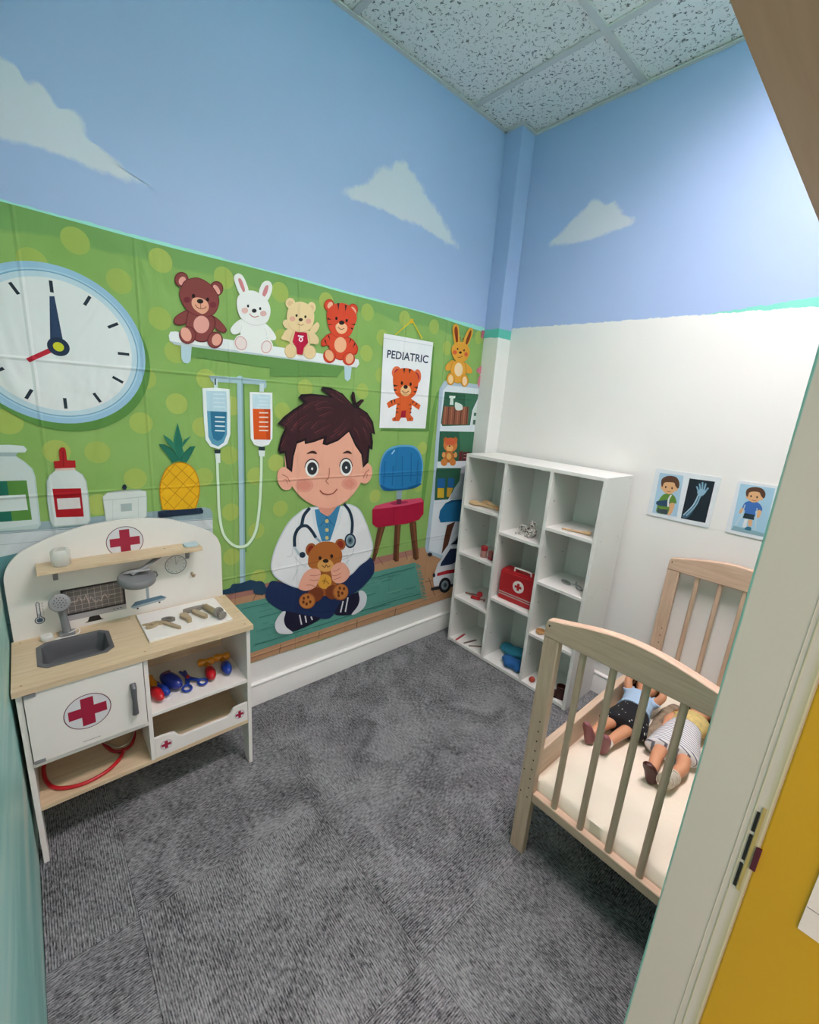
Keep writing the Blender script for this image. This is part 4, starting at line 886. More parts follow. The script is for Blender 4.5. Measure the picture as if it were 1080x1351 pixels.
ap = catmull(arch[1:-1], False, 5); mb = MB(); mb.prism([(-1.72+a, b) for a, b in [arch[0]]+ap+[arch[-1]]], 'x', 0.0195, 0.0305)
obj('back_board', mb, lam, kit, smooth=30)
# counter with sink opening
def rrect(x0, x1, y0, y1, c): return [(x0+c,y0),(x1-c,y0),(x1,y0+c),(x1,y1-c),(x1-c,y1),(x0+c,y1),(x0,y1-c),(x0,y0+c)]
def plate_with_hole(outer, inner, z0, z1):
    bm = bmesh.new()
    def loop(p, z):
        vs = [bm.verts.new((a, b, z)) for a, b in p]; return vs, [bm.edges.new((vs[i], vs[(i+1) % len(vs)])) for i in range(len(vs))]
    a0, e0 = loop(outer, z0); b0, f0 = loop(inner, z0); a1, e1 = loop(outer, z1); b1, f1 = loop(inner, z1)
    bmesh.ops.triangle_fill(bm, edges=e0+f0, use_beauty=True); bmesh.ops.triangle_fill(bm, edges=e1+f1, use_beauty=True)
    for A, B in ((a0, a1), (b0, b1)):
        for i in range(len(A)): j = (i+1) % len(A); bm.faces.new((A[i], A[j], B[j], B[i]))
    bm.verts.index_update(); mb = MB(); mb.add([v.co[:] for v in bm.verts], [tuple(v.index for v in f.verts) for f in bm.faces]); bm.free(); return mb
hole = rrect(0.088, 0.218, -1.952, -1.797, 0.018)
ct = obj('counter_top', plate_with_hole([(0.03,-2.008),(0.296,-2.008),(0.296,-1.43),(0.03,-1.43)], hole, 0.522, 0.538), birch, kit, smooth=0)
for y_ in (-1.99, -1.73, -1.45):
    for x_ in (0.045, 0.275): obj('screw_cap', MB().lathe([(0.0025,0),(0.0025,0.0006),(0,0.0007)], (x_, y_, 0.538), n=10), mat('screw_tan', '#a98d63', 0.5), ct)
sk = MB(); o_ = rrect(0.082, 0.224, -1.958, -1.791, 0.020); i_ = rrect(0.093, 0.213, -1.947, -1.802, 0.016); b__ = rrect(0.104, 0.202, -1.936, -1.813, 0.014)
V_ = [(a, b, 0.5382) for a, b in o_]+[(a, b, 0.5412) for a, b in o_]+[(a, b, 0.5412) for a, b in i_]+[(a, b, 0.492) for a, b in b__]
sk.add(V_, [(k*8+i, k*8+(i+1) % 8, (k+1)*8+(i+1) % 8, (k+1)*8+i) for k in range(3) for i in range(8)]+[tuple(range(24, 32))])
obj('sink', sk, gd, kit, smooth=0, bevel=0.0015)
# tap with a shower-rose head
tap = MB(); tap.box(0.045, 0.072, -1.905, -1.868, 0.538, 0.546); tap.tube([(0.058,-1.886,0.545),(0.056,-1.889,0.585),(0.056,-1.893,0.625),(0.066,-1.895,0.642)], [0.011,0.0095,0.009,0.008], 12, flat=0.7)
tp = obj('tap', tap, gp, kit, bevel=0.001)
hd_ax = Vector((0.88, 0.12, 0.45)).normalized(); hc = Vector((0.066, -1.895, 0.644))
obj('tap_head', MB().lathe([(0,-0.008),(0.016,-0.007),(0.024,0.0),(0.0255,0.006),(0.024,0.0085),(0.021,0.0092),(0,0.0095)], hc, hd_ax, 28), gp, tp)
dots = MB(); X_ = hd_ax.orthogonal().normalized(); Y2 = hd_ax.cross(X_)
for rr, nn in ((0, 1), (0.007, 6), (0.014, 11)):
    for k in range(nn): a = 2*math.pi*k/nn; dots.lathe([(0.0014,0),(0.0014,0.0004),(0,0.0005)], hc+hd_ax*0.0095+X_*rr*math.cos(a)+Y2*rr*math.sin(a), hd_ax, 8)
obj('spray_holes', dots, mat('hole_black', '#2a2b2d', 0.8), tp)
# shelf on the back board
shf = obj('back_shelf', box(0.0305, 0.102, -1.934, -1.517, 0.746, 0.758), birch, kit, bevel=0.001, smooth=0)
for y_ in (-1.895, -1.548):
    mb = MB(); mb.prism([(0.0305,0.746),(0.075,0.746),(0.07,0.739),(0.045,0.729),(0.036,0.711),(0.0305,0.70)], 'y', y_-0.006, y_+0.006); obj('bracket', mb, gp, shf, bevel=0.001, smooth=30)
obj('screw_cap', MB().lathe([(0.003,0),(0.003,0.0008),(0,0.001)], (0.06,-1.62,0.758), n=10), MATS['screw_tan'], shf)
# folding lamp under the shelf
lampo = MB(); lampo.lathe([(0,-0.006),(0.03,-0.007),(0.047,-0.005),(0.0505,0.0),(0.0505,0.014),(0.047,0.0185),(0.0,0.0205)], (0.096,-1.708,0.680), (0.12,0.05,1), 36)
lo = obj('lamp_head', lampo, gp, kit)
arm = MB(); arm.tube([(0.098,-1.722,0.704),(0.085,-1.685,0.716),(0.065,-1.63,0.740),(0.06,-1.617,0.746)], [0.008,0.0085,0.0085,0.008], 10, flat=0.55); obj('lamp_arm', arm, gp, lo)
arm = MB(); arm.tube([(0.075,-1.735,0.7045),(0.095,-1.70,0.712),(0.1,-1.672,0.712)], [0.012,0.012,0.006], 8, flat=0.3); obj('lamp_handle', arm, mat('light_grey_plastic', '#a6a8a9', 0.35), lo)
nut = MB(); nut.lathe([(0.014,0),(0.014,0.005)], (0.0305,-1.652,0.665), (1,0,0), 6); obj('lamp_mount', nut, gp, kit)
nut = MB(); nut.lathe([(0.0085,0),(0.0085,0.0004)], (0.0356,-1.652,0.665), (1,0,0), 6); obj('mount_face', nut, lam, bpy.data.objects['lamp_mount'])
hk = MB(); hk.tube([(0.03,-1.536,0.645),(0.05,-1.536,0.640)], [0.005,0.0045], 10); hk.tube([(0.05,-1.536,0.640),(0.053,-1.534,0.648)], [0.0045,0.004], 10); obj('hook', hk, mat('peg_tan', '#b7a68c', 0.5), kit)
# carcass
obj('divider', box(0.03, 0.285, -1.738, -1.727, 0.179, 0.522), lam, kit, bevel=0.0008, smooth=0)
obj('bottom_shelf', box(0.03, 0.283, KY0+0.012, KY1-0.012, 0.166, 0.179), birch, kit, bevel=0.0008, smooth=0)
obj('door_shelf', box(0.03, 0.285, KY0+0.012, -1.738, 0.304, 0.316), lam, kit, bevel=0.0008, smooth=0)
obj('cubby_shelf', box(0.03, 0.284, -1.727, KY1-0.012, 0.326, 0.337), lam, kit, bevel=0.0008, smooth=0)
obj('back_panel', box(0.0305, 0.034, KY0+0.012, KY1-0.012, 0.179, 0.522), birch, kit, smooth=0)
dr = obj('door', box(0.279, 0.2915, -1.989, -1.7405, 0.319, 0.5205), lam, kit, bevel=0.0008, smooth=0)
hn = MB(); hn.tube([(0.292,-1.768,0.460),(0.304,-1.768,0.452),(0.306,-1.768,0.415),(0.304,-1.768,0.372),(0.292,-1.768,0.364)], [0.0075,0.0075,0.006,0.0075,0.0075], 10, flat=0.8); obj('handle', hn, gd, dr, label='dark grey handle')
for z0 in (0.5105, 0.3195): obj('hinge', box(0.2915, 0.2945, -1.988, -1.966, z0, z0+0.009), gp, dr, bevel=0.0005, smooth=0)
# low tray front with raised corners
trp = [(-1.7265,0.1795),(-1.7265,0.248),(-1.682,0.246),(-1.672,0.243),(-1.661,0.226),(-1.652,0.221),(-1.516,0.221),(-1.507,0.226),(-1.496,0.243),(-1.486,0.246),(-1.4495,0.248),(-1.4495,0.1795)]
mb = MB(); mb.prism(trp, 'x', 0.274, 0.283); tf = obj('tray_front', mb, lam, kit, bevel=0.0008, smooth=0)
def cross_badge(P_, u, v, r, ring=True):
    if ring: P_.e(u, v, r, r, '#6f4c58', n=48); P_.e(u, v, r*0.955, r*0.955, '#d9dadd', n=48)
    else: P_.e(u, v, r, r, '#b9a8a8', n=32); P_.e(u, v, r*0.9, r*0.9, '#d9dadd', n=32)
    a, c = r*0.80, r*0.27
    P_.p([(u-c,v-a),(u+c,v-a),(u+c,v-c),(u+a,v-c),(u+a,v+c),(u+c,v+c),(u+c,v+a),(u-c,v+a),(u-c,v+c),(u-a,v+c),(u-a,v-c),(u-c,v-c)], '#a0173a', False)
P_ = Print('cross_badge', kit, (0, 0.0306), None, 0.0001, PAPER); cross_badge(P_, -1.720, 0.789, 0.049); P_.done('round red cross badge')
P_ = Print('cross_badge', dr, (0, 0.2916), None, 0.0001, PAPER); cross_badge(P_, -1.871, 0.421, 0.051)
for i in range(14): P_.s([(-1.8885+i*0.0027, 0.3335), (-1.8868+i*0.0027, 0.3335)], 0.0022, '#8a8a8a', False)
P_.done('round red cross badge')
for y_ in (-1.697, -1.477):
    P_ = Print('cross_badge', tf, (0, 0.2831), None, 0.0001, PAPER); cross_badge(P_, y_, 0.2135, 0.0165, False); P_.done('small round red cross badge')
# printed gear on the back board
P_ = Print('printed_monitor', kit, (0, 0.0306), None, 0.0001, PAPER)
P_.p([(-1.889,0.583),(-1.733,0.583),(-1.733,0.667),(-1.889,0.667)], '#1d1d20', False); P_.p([(-1.889,0.566),(-1.733,0.566),(-1.733,0.583),(-1.889,0.583)], '#a9a9ac', False)
P_.p([(-1.884,0.589),(-1.739,0.589),(-1.739,0.661),(-1.884,0.661)], '#6f6a67', False)
for i in range(9): P_.s([(-1.876+i*0.0165,0.589),(-1.876+i*0.0165,0.661)], 0.0009, '#b9b3ac', False)
for i in range(5): P_.s([(-1.884,0.597+i*0.0145),(-1.739,0.597+i*0.0145)], 0.0009, '#b9b3ac', False)
random.seed(5); w_ = [(-1.872+i*0.0058, 0.624+(random.choice([-.014,-.006,.0,.008,.017]) if 3 < i < 17 else 0)) for i in range(21)]
P_.s(w_, 0.0012, '#d9cfc6', False); P_.s([(a, b-0.004) for a, b in w_[2:18]], 0.0008, '#c9a79b', False)
for i in range(3): P_.s([(-1.768+i*0.009,0.574),(-1.763+i*0.009,0.574)], 0.0022, '#3a3a3d', False)
P_.p([(-1.829,0.566),(-1.805,0.566),(-1.800,0.552),(-1.793,0.5485),(-1.842,0.5485),(-1.834,0.552)], '#1d1d20', False); P_.done()
P_ = Print('printed_thermometer', kit, (0, 0.0306), None, 0.0001, PAPER)
P_.p([(-1.9465,0.596),(-1.9465,0.640),(-1.942,0.646),(-1.9375,0.640),(-1.9375,0.596)], '#3b4a58', False); P_.e(-1.942,0.588,0.0115,0.0115,'#3b4a58'); P_.p([(-1.9445,0.596),(-1.9445,0.640),(-1.942,0.6435),(-1.9395,0.640),(-1.9395,0.596)], '#dcdddc', False); P_.e(-1.942,0.588,0.0092,0.0092,'#dcdddc'); P_.e(-1.942,0.588,0.007,0.007,'#4a6076'); P_.s([(-1.942,0.59),(-1.942,0.608)], 0.002, '#4a6076', False)
for i in range(8): P_.s([(-1.934,0.603+i*0.005),(-1.9295 if i % 2 else -1.931,0.603+i*0.005)], 0.0009, '#3b4a58', False)
P_.done()
P_ = Print('printed_clock_face', kit, (0, 0.0306), None, 0.0001, PAPER)
P_.e(-1.584,0.686,0.033,0.033,'#7f8586',n=40); P_.e(-1.584,0.686,0.0305,0.0305,'#dcdcd8',n=40)
for i in range(12): a = i*math.pi/6; P_.s([(-1.584+math.sin(a)*0.024,0.686+math.cos(a)*0.024),(-1.584+math.sin(a)*0.027,0.686+math.cos(a)*0.027)], 0.0022, '#6f7577', False)
P_.s([(-1.584,0.686),(-1.576,0.699)], 0.0015, '#8f9496', False); P_.s([(-1.584,0.686),(-1.584,0.708)], 0.0012, '#8f9496', False); P_.done()
P_ = Print('printed_scale', kit, (0, 0.0306), None, 0.0001, PAPER)
P_.p([(-1.676,0.582),(-1.668,0.582),(-1.668,0.64),(-1.676,0.64)], '#9aa7ad', False); P_.p([(-1.722,0.568),(-1.708,0.583),(-1.634,0.587),(-1.618,0.576),(-1.626,0.568),(-1.714,0.560)], '#56788c', False); P_.p([(-1.722,0.568),(-1.618,0.576),(-1.626,0.568),(-1.714,0.560)], '#9fb0b8', False); P_.e(-1.703,0.558,0.003,0.003,'#26282a'); P_.e(-1.640,0.563,0.003,0.003,'#26282a'); P_.done()

# ---- things on the kitchen
glass = mat('clear_plastic', '#e3e6e0', 0.06, var=0.0, alpha=0.32)
jar = MB(); jar.lathe([(0,0.0005),(0.021,0.0005),(0.0225,0.003),(0.0225,0.04),(0.019,0.046),(0.0175,0.046),(0.021,0.039),(0.021,0.004),(0,0.003)], (0.07,-1.879,0.758), n=28)
single('glass_jar', jar, glass, 'small clear plastic jar on the left end of the counter shelf', 'jar')
single('card_pad', MB().prism(rrect(0.045,0.085,-1.565,-1.523,0.006), 'z', 0.758, 0.7645), mat('pale_blue_plastic', '#b7cfd6', 0.4), 'pale blue flat block on the right end of the counter shelf', 'block', bevel=0.001)
single('bottle_cap', MB().lathe([(0,0),(0.0135,0),(0.0145,0.002),(0.0145,0.012),(0.013,0.0145),(0.004,0.0145),(0,0.013)], (0.063,-1.932,0.538), n=28), mat('cap_white', '#e3e3de', 0.35), 'small white round cap beside the sink', 'cap')
lp_ = MB(); lp_.tube(catmull([(0.078,-1.918,0.5405),(0.070,-1.900,0.5405),(0.064,-1.872,0.5475),(0.060,-1.860,0.5495),(0.070,-1.858,0.5435),(0.078,-1.868,0.5405),(0.0785,-1.890,0.5405),(0.084,-1.912,0.543)], True, 4), 0.0018, 8, closed=True)
single('plastic_loop', lp_, mat('loop_white', '#d8d8d2', 0.4), 'thin white plastic loop lying at the foot of the tap', 'loop')
board = single('tool_board', box(0.047, 0.234, -1.711, -1.473, 0.538, 0.5445), lam, 'white rectangular board with wooden instruments on the counter', 'board', bevel=0.0008, smooth=0)
tan = wood('instrument_wood', '#b3a283', '#97876a', 'x', 0.55); zt = 0.5447
sc = thing('toy_scissors', 'wooden toy scissors on the white board', 'scissors', (0.15,-1.655,zt), local=True)
def flat(pts, h): mb = MB(); mb.prism(catmull(pts, True, 4), 'z', 0, h); return mb
def ringp(cx, cy, rx, ry, h, rot): 
    o1 = [(cx+rx*math.cos(a)*math.cos(rot)-ry*math.sin(a)*math.sin(rot), cy+rx*math.cos(a)*math.sin(rot)+ry*math.sin(a)*math.cos(rot)) for a in [k*math.pi/8 for k in range(16)]]
    i1 = [(cx+(p[0]-cx)*.55, cy+(p[1]-cy)*.55) for p in o1]; return plate_with_hole(o1, i1, 0, h)
obj('blade', flat([(0.06,0.026),(0.054,0.034),(0.0,0.006),(-0.012,-0.006),(-0.006,-0.012),(0.006,-0.004)], 0.007), tan, sc, smooth=30); obj('blade', flat([(-0.018,-0.052),(-0.012,-0.046),(0.006,-0.006),(0.004,0.004),(-0.006,0.004),(-0.012,-0.008)], 0.006), tan, sc, smooth=30)
r1 = obj('finger_ring', ringp(0.0,-0.03,0.012,0.022,0.008,0.5), tan, sc, smooth=30); r2 = obj('finger_ring', ringp(-0.012,0.016,0.012,0.02,0.008,-0.5), mat('ring_grey', '#77706a', 0.5), sc, smooth=30)
bf = thing('toy_clamp', 'bent wooden clamp in the middle of the white board', 'clamp', (0.135,-1.57,zt), local=True)
obj('jaw', flat([(-0.005,-0.034),(0.012,-0.036),(0.035,-0.026),(0.052,-0.026),(0.048,-0.012),(0.02,-0.012),(-0.008,-0.018)], 0.010), tan, bf, smooth=30); obj('jaw', flat([(-0.012,0.005),(0.004,0.004),(0.05,0.022),(0.045,0.036),(0.006,0.022),(-0.014,0.014)], 0.010), tan, bf, smooth=30)
mb = flat([(-0.026,-0.018),(-0.03,0.012),(-0.028,0.038),(-0.016,0.038),(-0.012,0.010),(-0.014,-0.016)], 0.012); obj('bridge', mb, mat('clamp_grey', '#8f8b80', 0.5), bf, smooth=30)
sy = thing('toy_syringe', 'wooden toy syringe lying at the right of the white board', 'syringe', (0.163,-1.513,zt+0.010), (0, 0, math.radians(14)), local=True)
obj('barrel', MB().lathe([(0.004,-0.045),(0.010,-0.042),(0.010,0.028),(0.006,0.03)], (0,0,0), (1,0,0), 16), tan, sy); obj('flange', MB().lathe([(0.0155,0.028),(0.0165,0.031),(0.0165,0.035),(0.0155,0.038)], (0,0,0.0065), (1,0,0), 18), mat('syringe_grey', '#86837c', 0.5), sy)
obj('plunger', MB().lathe([(0.006,0.038),(0.006,0.05),(0.013,0.052),(0.0135,0.058),(0.010,0.06)], (0,0,0.003), (1,0,0), 16), MATS['syringe_grey'], sy); obj('needle', MB().lathe([(0.0025,-0.06),(0.003,-0.045)], (0,0,0), (1,0,0), 8), MATS['syringe_grey'], sy)

# toys in the cubby
red = mat('red_plastic', '#b81a24', 0.3, var=0.03); blue = mat('blue_plastic', '#1f3f9a', 0.3, var=0.03); orange = mat('orange_plastic', '#d98c1c', 0.35, var=0.03)
zc = 0.337
t1 = thing('toy_otoscope', 'red toy instrument with orange tip at the left of the cubby', 'toy', (0.19,-1.706,zc), (0,0,0.2), local=True)
obj('grip', MB().ell((0.03,0,0.018), (0.038,0.0150,0.0175)), red, t1); obj('tip', MB().lathe([(0.012,0),(0.014,0.02),(0.008,0.05),(0.010,0.055),(0,0.058)], (0.0,0.004,0.018), (-1,0.2,0.12), 16), orange, t1)
t2 = thing('toy_thermometer', 'small blue toy with a rounded end beside the red one', 'toy', (0.195,-1.683,zc), (0,0,0.3), local=True)
obj('grip', MB().ell((0.012,-0.002,0.0155), (0.034,0.0135,0.015)), blue, t2); obj('stem', MB().lathe([(0.008,0),(0.006,0.04),(0,0.045)], (-0.015,0,0.016), (-1,0,0.1), 12), blue, t2)
t3 = thing('toy_pressure_bulb', 'large dark blue oval toy standing out in the cubby', 'toy', (0.185,-1.653,zc), (0,0,0.35), local=True)
obj('bulb', MB().ell((0,0,0.0235), (0.050,0.0215,0.023), (0,0.0,0), 20, 12), mat('deep_blue_plastic', '#1c2f86', 0.3), t3); obj('dial', MB().lathe([(0.011,0),(0.011,0.003),(0.009,0.004),(0,0.004)], (-0.02,0,0.0435), (-0.35,0,1), 18), mat('maroon_dial', '#5a1a44', 0.3), t3)
t4 = thing('toy_safety_scissors', 'bright blue toy scissors on the cubby shelf', 'scissors', (0.19,-1.605,zc), None, local=True)
for (cx, cy) in ((0.04,-0.014),(0.034,0.034)):
    pts = [(cx+0.016*math.cos(a), cy+0.0125*math.sin(a), 0.007) for a in [k*math.pi/8 for k in range(16)]]; obj('finger_ring', MB().tube(pts, 0.0036, 8, closed=True), blue, t4)
obj('blade', MB().tube([(0.026,-0.010,0.007),(-0.005,0.0,0.008),(-0.05,0.002,0.012)], [0.006,0.008,0.0045], 8, flat=0.6), blue, t4); obj('blade', MB().tube([(0.022,0.028,0.009),(-0.005,0.003,0.011),(-0.052,-0.012,0.014)], [0.006,0.008,0.0045], 8, flat=0.6), blue, t4)
obj('pivot', MB().lathe([(0.006,0),(0.006,0.004),(0,0.005)], (-0.006,0.001,0.014), n=12), red, t4)
for nm, y_, mt, lb in (('toy_hammer', -1.537, red, 'orange toy hammer with a red handle end on the cubby shelf'), ('toy_hammer', -1.485, blue, 'orange toy hammer with a blue handle end on the cubby shelf')):
    t5 = thing(nm, lb, 'toy hammer', (0.165, y_, zc), (0,0,-0.1), group='toy hammers in the cubby', local=True)
    obj('handle', MB().ell((0.040,0,0.0175), (0.036,0.0165,0.017)), mt, t5); obj('neck', MB().lathe([(0.007,0),(0.0065,0.03),(0.007,0.045)], (0.02,0,0.016), (-1,0,0.05), 12), orange, t5)
    obj('head', MB().lathe([(0,-0.027),(0.010,-0.025),(0.0135,-0.017),(0.010,0),(0.0135,0.017),(0.010,0.025),(0,0.027)], (-0.028,0,0.0185), (0.12,1,0), 16), orange, t5)
# red toy stethoscope on the bottom shelf
zs = 0.1845
ss = thing('toy_stethoscope', 'red toy stethoscope coiled on the counter\'s bottom shelf', 'stethoscope', (0.2,-1.88,0.179))
tub = catmull([(0.10,-1.975,zs),(0.15,-1.980,zs),(0.20,-1.976,zs),(0.240,-1.958,zs),(0.262,-1.925,zs),(0.268,-1.885,zs),(0.255,-1.84,zs),(0.225,-1.808,zs),(0.195,-1.796,zs)], False, 6)
obj('tube', MB().tube(tub, 0.0052, 10), red, ss)
obj('yoke', MB().tube(catmull([(0.10,-1.85,zs+.03),(0.15,-1.838,zs+.012),(0.185,-1.820,zs),(0.198,-1.798,zs),(0.185,-1.772,zs),(0.15,-1.758,zs+.015),(0.10,-1.757,zs+.035)], False, 5), 0.0048, 10), mat('dark_red_plastic', '#8a121c', 0.35), ss)
obj('spring', MB().tube(catmull([(0.15,-1.838,zs+.016),(0.178,-1.815,zs+.008),(0.185,-1.798,zs+.006),(0.178,-1.775,zs+.008),(0.15,-1.758,zs+.018)], False, 5), 0.003, 8), mat('pale_metal', '#b9b0a0', 0.3, metal=0.8), ss)

# ------------------------------------------------------------------ white cube shelf
SX0, SX1, SY0, SY1, SH = 0.107, 0.825, -0.26, -0.021, 1.042
sw = mat('shelf_white', '#e9e9e4', 0.35, var=0.015, scale=8)
shelf = thing('cube_shelf', 'tall white open shelf unit with eleven compartments in the corner', 'shelf', (0.466, -0.14, 0))
obj('side_panel', box(SX0, SX0+0.015, SY0, SY1, 0, SH-0.015), sw, shelf, bevel=0.0006, smooth=0); rs = obj('side_panel', box(SX1-0.015, SX1, SY0, SY1, 0, SH-0.015), sw, shelf, bevel=0.0006, smooth=0)
obj('top_panel', box(SX0, SX1, SY0, SY1, SH-0.015, SH), sw, shelf, bevel=0.0008, smooth=0); obj('base_panel', box(SX0+0.015, SX1-0.015, SY0, SY1, 0.004, 0.02), sw, shelf, bevel=0.0006, smooth=0)
D1, D2 = (0.344, 0.359), (0.581, 0.596)
for a, b in (D1, D2): obj('divider', box(a, b, SY0, SY1-0.004, 0.02, SH-0.015), sw, shelf, bevel=0.0006, smooth=0)
obj('back_panel', box(SX0+0.015, SX1-0.015, SY1-0.004, SY1, 0.02, SH-0.015), sw, shelf, smooth=0)
ZL, ZM, ZR = (0.779, 0.526, 0.272), (0.699, 0.358), (0.787, 0.533, 0.276)
for zs_, (a, b) in ((ZL, (SX0+0.015, D1[0])), (ZM, (D1[1], D2[0])), (ZR, (D2[1], SX1-0.015))):
    for z_ in zs_: obj('shelf_board', box(a, b, SY0+0.002, SY1-0.004, z_-0.014, z_), sw, shelf, bevel=0.0006, smooth=0)
hm = mat('screw_hole_dark', '#55524c', 0.7)
for x_ in (SX0+0.015, D1[1], D2[1]):
    for y_, z_ in ((-0.22,0.9),(-0.22,0.64),(-0.22,0.42),(-0.22,0.15),(-0.07,0.64),(-0.07,0.42),(-0.06,1.0)):
        if any(abs(z_-q) < 0.02 for q in ZL+ZM+ZR): continue
        obj('screw_hole', MB().lathe([(0.003,0),(0.003,0.0004),(0,0.0005)], (x_, y_, z_), (1,0,0), 8), hm, shelf)
for y_, z_ in ((-0.22,0.78),(-0.06,0.78),(-0.2,0.53),(-0.06,0.53),(-0.2,0.27),(-0.05,1.03)): obj('cam_cover', MB().lathe([(0.0035,0),(0.0035,0.0005),(0,0.0007)], (SX1, y_, z_), (1,0,0), 10), mat('cover_grey', '#d0d0cc', 0.5), shelf)

# ---- things in the shelf
beech = wood('beech_toy', '#d3b68c', '#bd9c70', 'x', 0.5)
def paddle(loc, rz, L, r, lab):
    t = thing('wooden_spoon', lab, 'wooden spoon', loc, (0,0,rz), group='wooden spoons on the shelf', local=True)
    obj('bowl', MB().ell((0,0,r*.42), (r*1.35,r,r*.5), nu=18, nv=8), beech, t); obj('handle', MB().tube([(r*1.1,0,r*.4),(L*.6,0,r*.3),(L,0,r*.28)], [r*.38,r*.26,r*.3], 8), beech, t)
paddle((0.152,-0.205,0.7795), 0.12, 0.165, 0.026, 'wooden spoon with its bowl to the left, front of the top left compartment')
paddle((0.175,-0.140,0.7795), -0.2, 0.15, 0.025, 'wooden spoon lying behind another in the top left compartment')
t = thing('wooden_stick', 'slim wooden spatula on the top right shelf', 'spatula', (0.71,-0.214,0.7875), (0,0,0.27), local=True)
obj('shaft', MB().tube([(-0.055,0,0.0055),(0.02,0,0.006),(0.045,0,0.0075)], [0.004,0.0055,0.008], 10, flat=0.8), beech, t); obj('tip', MB().ell((0.05,0,0.0085), (0.016,0.012,0.0085)), beech, t)
# mottled toy figure and coil of bandage
def mottled():
    m = bpy.data.materials.new('mottled_grey'); m.use_nodes = True; nt = m.node_tree; L = nt.links.new; b = nt.nodes['Principled BSDF']; b.inputs['Roughness'].default_value = 0.8
    tc = N(nt, 'ShaderNodeTexCoord'); v = N(nt, 'ShaderNodeTexNoise'); v.inputs['Scale'].default_value = 130; v.inputs['Detail'].default_value = 2; L(tc.outputs['Object'], v.inputs['Vector'])
    r = N(nt, 'ShaderNodeValToRGB'); r.color_ramp.elements[0].position = 0.43; r.color_ramp.elements[1].position = 0.52; r.color_ramp.elements[0].color = lin('#5c5a55'); r.color_ramp.elements[1].color = lin('#cfcdc6'); L(v.outputs['Fac'], r.inputs[0]); L(r.outputs[0], b.inputs['Base Color']); return m
mt = mottled()
t = thing('toy_figure', 'small mottled grey and white toy sitting in the middle compartment', 'toy', (0.492,-0.185,0.699), (0,0,-0.4), local=True)
obj('body', MB().ell((0,0,0.024), (0.022,0.02,0.024)), mt, t); obj('head', MB().ell((0,-0.003,0.056), (0.018,0.017,0.016)), mt, t)
for s_ in (-1, 1): obj('ear', MB().ell((s_*0.013,0,0.070), (0.007,0.005,0.008)), mt, t); obj('arm', MB().ell((s_*0.022,-0.008,0.028), (0.007,0.008,0.015)), mt, t); obj('foot', MB().ell((s_*0.012,-0.022,0.008), (0.009,0.012,0.008)), mt, t)
t = thing('bandage_coil', 'loose grey and white bandage coil beside the mottled toy', 'bandage', (0.438,-0.180,0.699), (0,0,0.3), local=True)
cp = [(0.020*math.cos(a)*(1-a/26), -0.004+a*0.0016, 0.0245+0.020*math.sin(a)*(1-a/26)) for a in [k*math.pi/7 for k in range(32)]]; obj('coil', MB().tube(cp, 0.0045, 8), mt, t)
obj('tail', MB().tube([(0.018,-0.004,0.006),(-0.01,-0.02,0.004),(-0.03,-0.022,0.0035)], [0.005,0.004,0.003], 8), mt, t)
# red jar, red tin
t = thing('medicine_jar', 'small pink jar with a red lid on the second left shelf', 'jar', (0.247,-0.208,0.526), local=True)
obj('body', MB().lathe([(0.0155,0.0002),(0.017,0.002),(0.017,0.034),(0.014,0.037)], n=22), mat('jar_pink', '#b7837a', 0.35, var=0.15, scale=150), t); obj('lid', MB().lathe([(0.0165,0.036),(0.0175,0.038),(0.0175,0.056),(0.016,0.058),(0,0.058)], n=22), mat('lid_red', '#a51c28', 0.4), t)
t = thing('medicine_tin', 'small red and brown tin beside the red-lidded jar', 'tin', (0.298,-0.212,0.526), (0,0,-0.3), local=True)
obj('body', MB().box(-0.015,0.015,-0.012,0.012,0.0003,0.046), mat('tin_brown', '#8a4a44', 0.4, var=0.2, scale=120), t, bevel=0.003); obj('label_band', MB().box(-0.0155,0.0155,-0.0125,0.0125,0.004,0.018), mat('tin_red', '#a12030', 0.4), t, bevel=0.003)
# red wooden reflex tool set
t = thing('toy_hammer', 'red-headed wooden toy hammer on the third left shelf', 'toy hammer', (0.20,-0.165,0.272), (0,0,0.1), local=True)
obj('handle', MB().tube([(-0.06,-0.02,0.008),(0.01,0.0,0.012)], 0.0042, 8), mat('toy_brown', '#7b4a38', 0.5), t); obj('head', MB().lathe([(0,-0.006),(0.015,-0.005),(0.0165,0.0),(0.015,0.005),(0,0.006)], (0.016,0.004,0.018), (0.6,-0.7,0.4), 18), red, t)
t = thing('toy_syringe', 'red toy syringe lying on the third left shelf', 'syringe', (0.225,-0.195,0.272), (0,0,0.35), local=True)
obj('barrel', MB().lathe([(0.0085,-0.022),(0.0085,0.018)], (0,0,0.009), (1,0,0), 14), red, t); obj('plunger', MB().lathe([(0.003,0.018),(0.003,0.04),(0.0085,0.041),(0.0085,0.045)], (0,0,0.009), (1,0,0), 12), MATS['toy_brown'], t); obj('cap', MB().lathe([(0.009,-0.03),(0.009,-0.022)], (0,0,0.0092), (1,0,0), 14), mat('lid_red2', '#a51c28', 0.4), t)
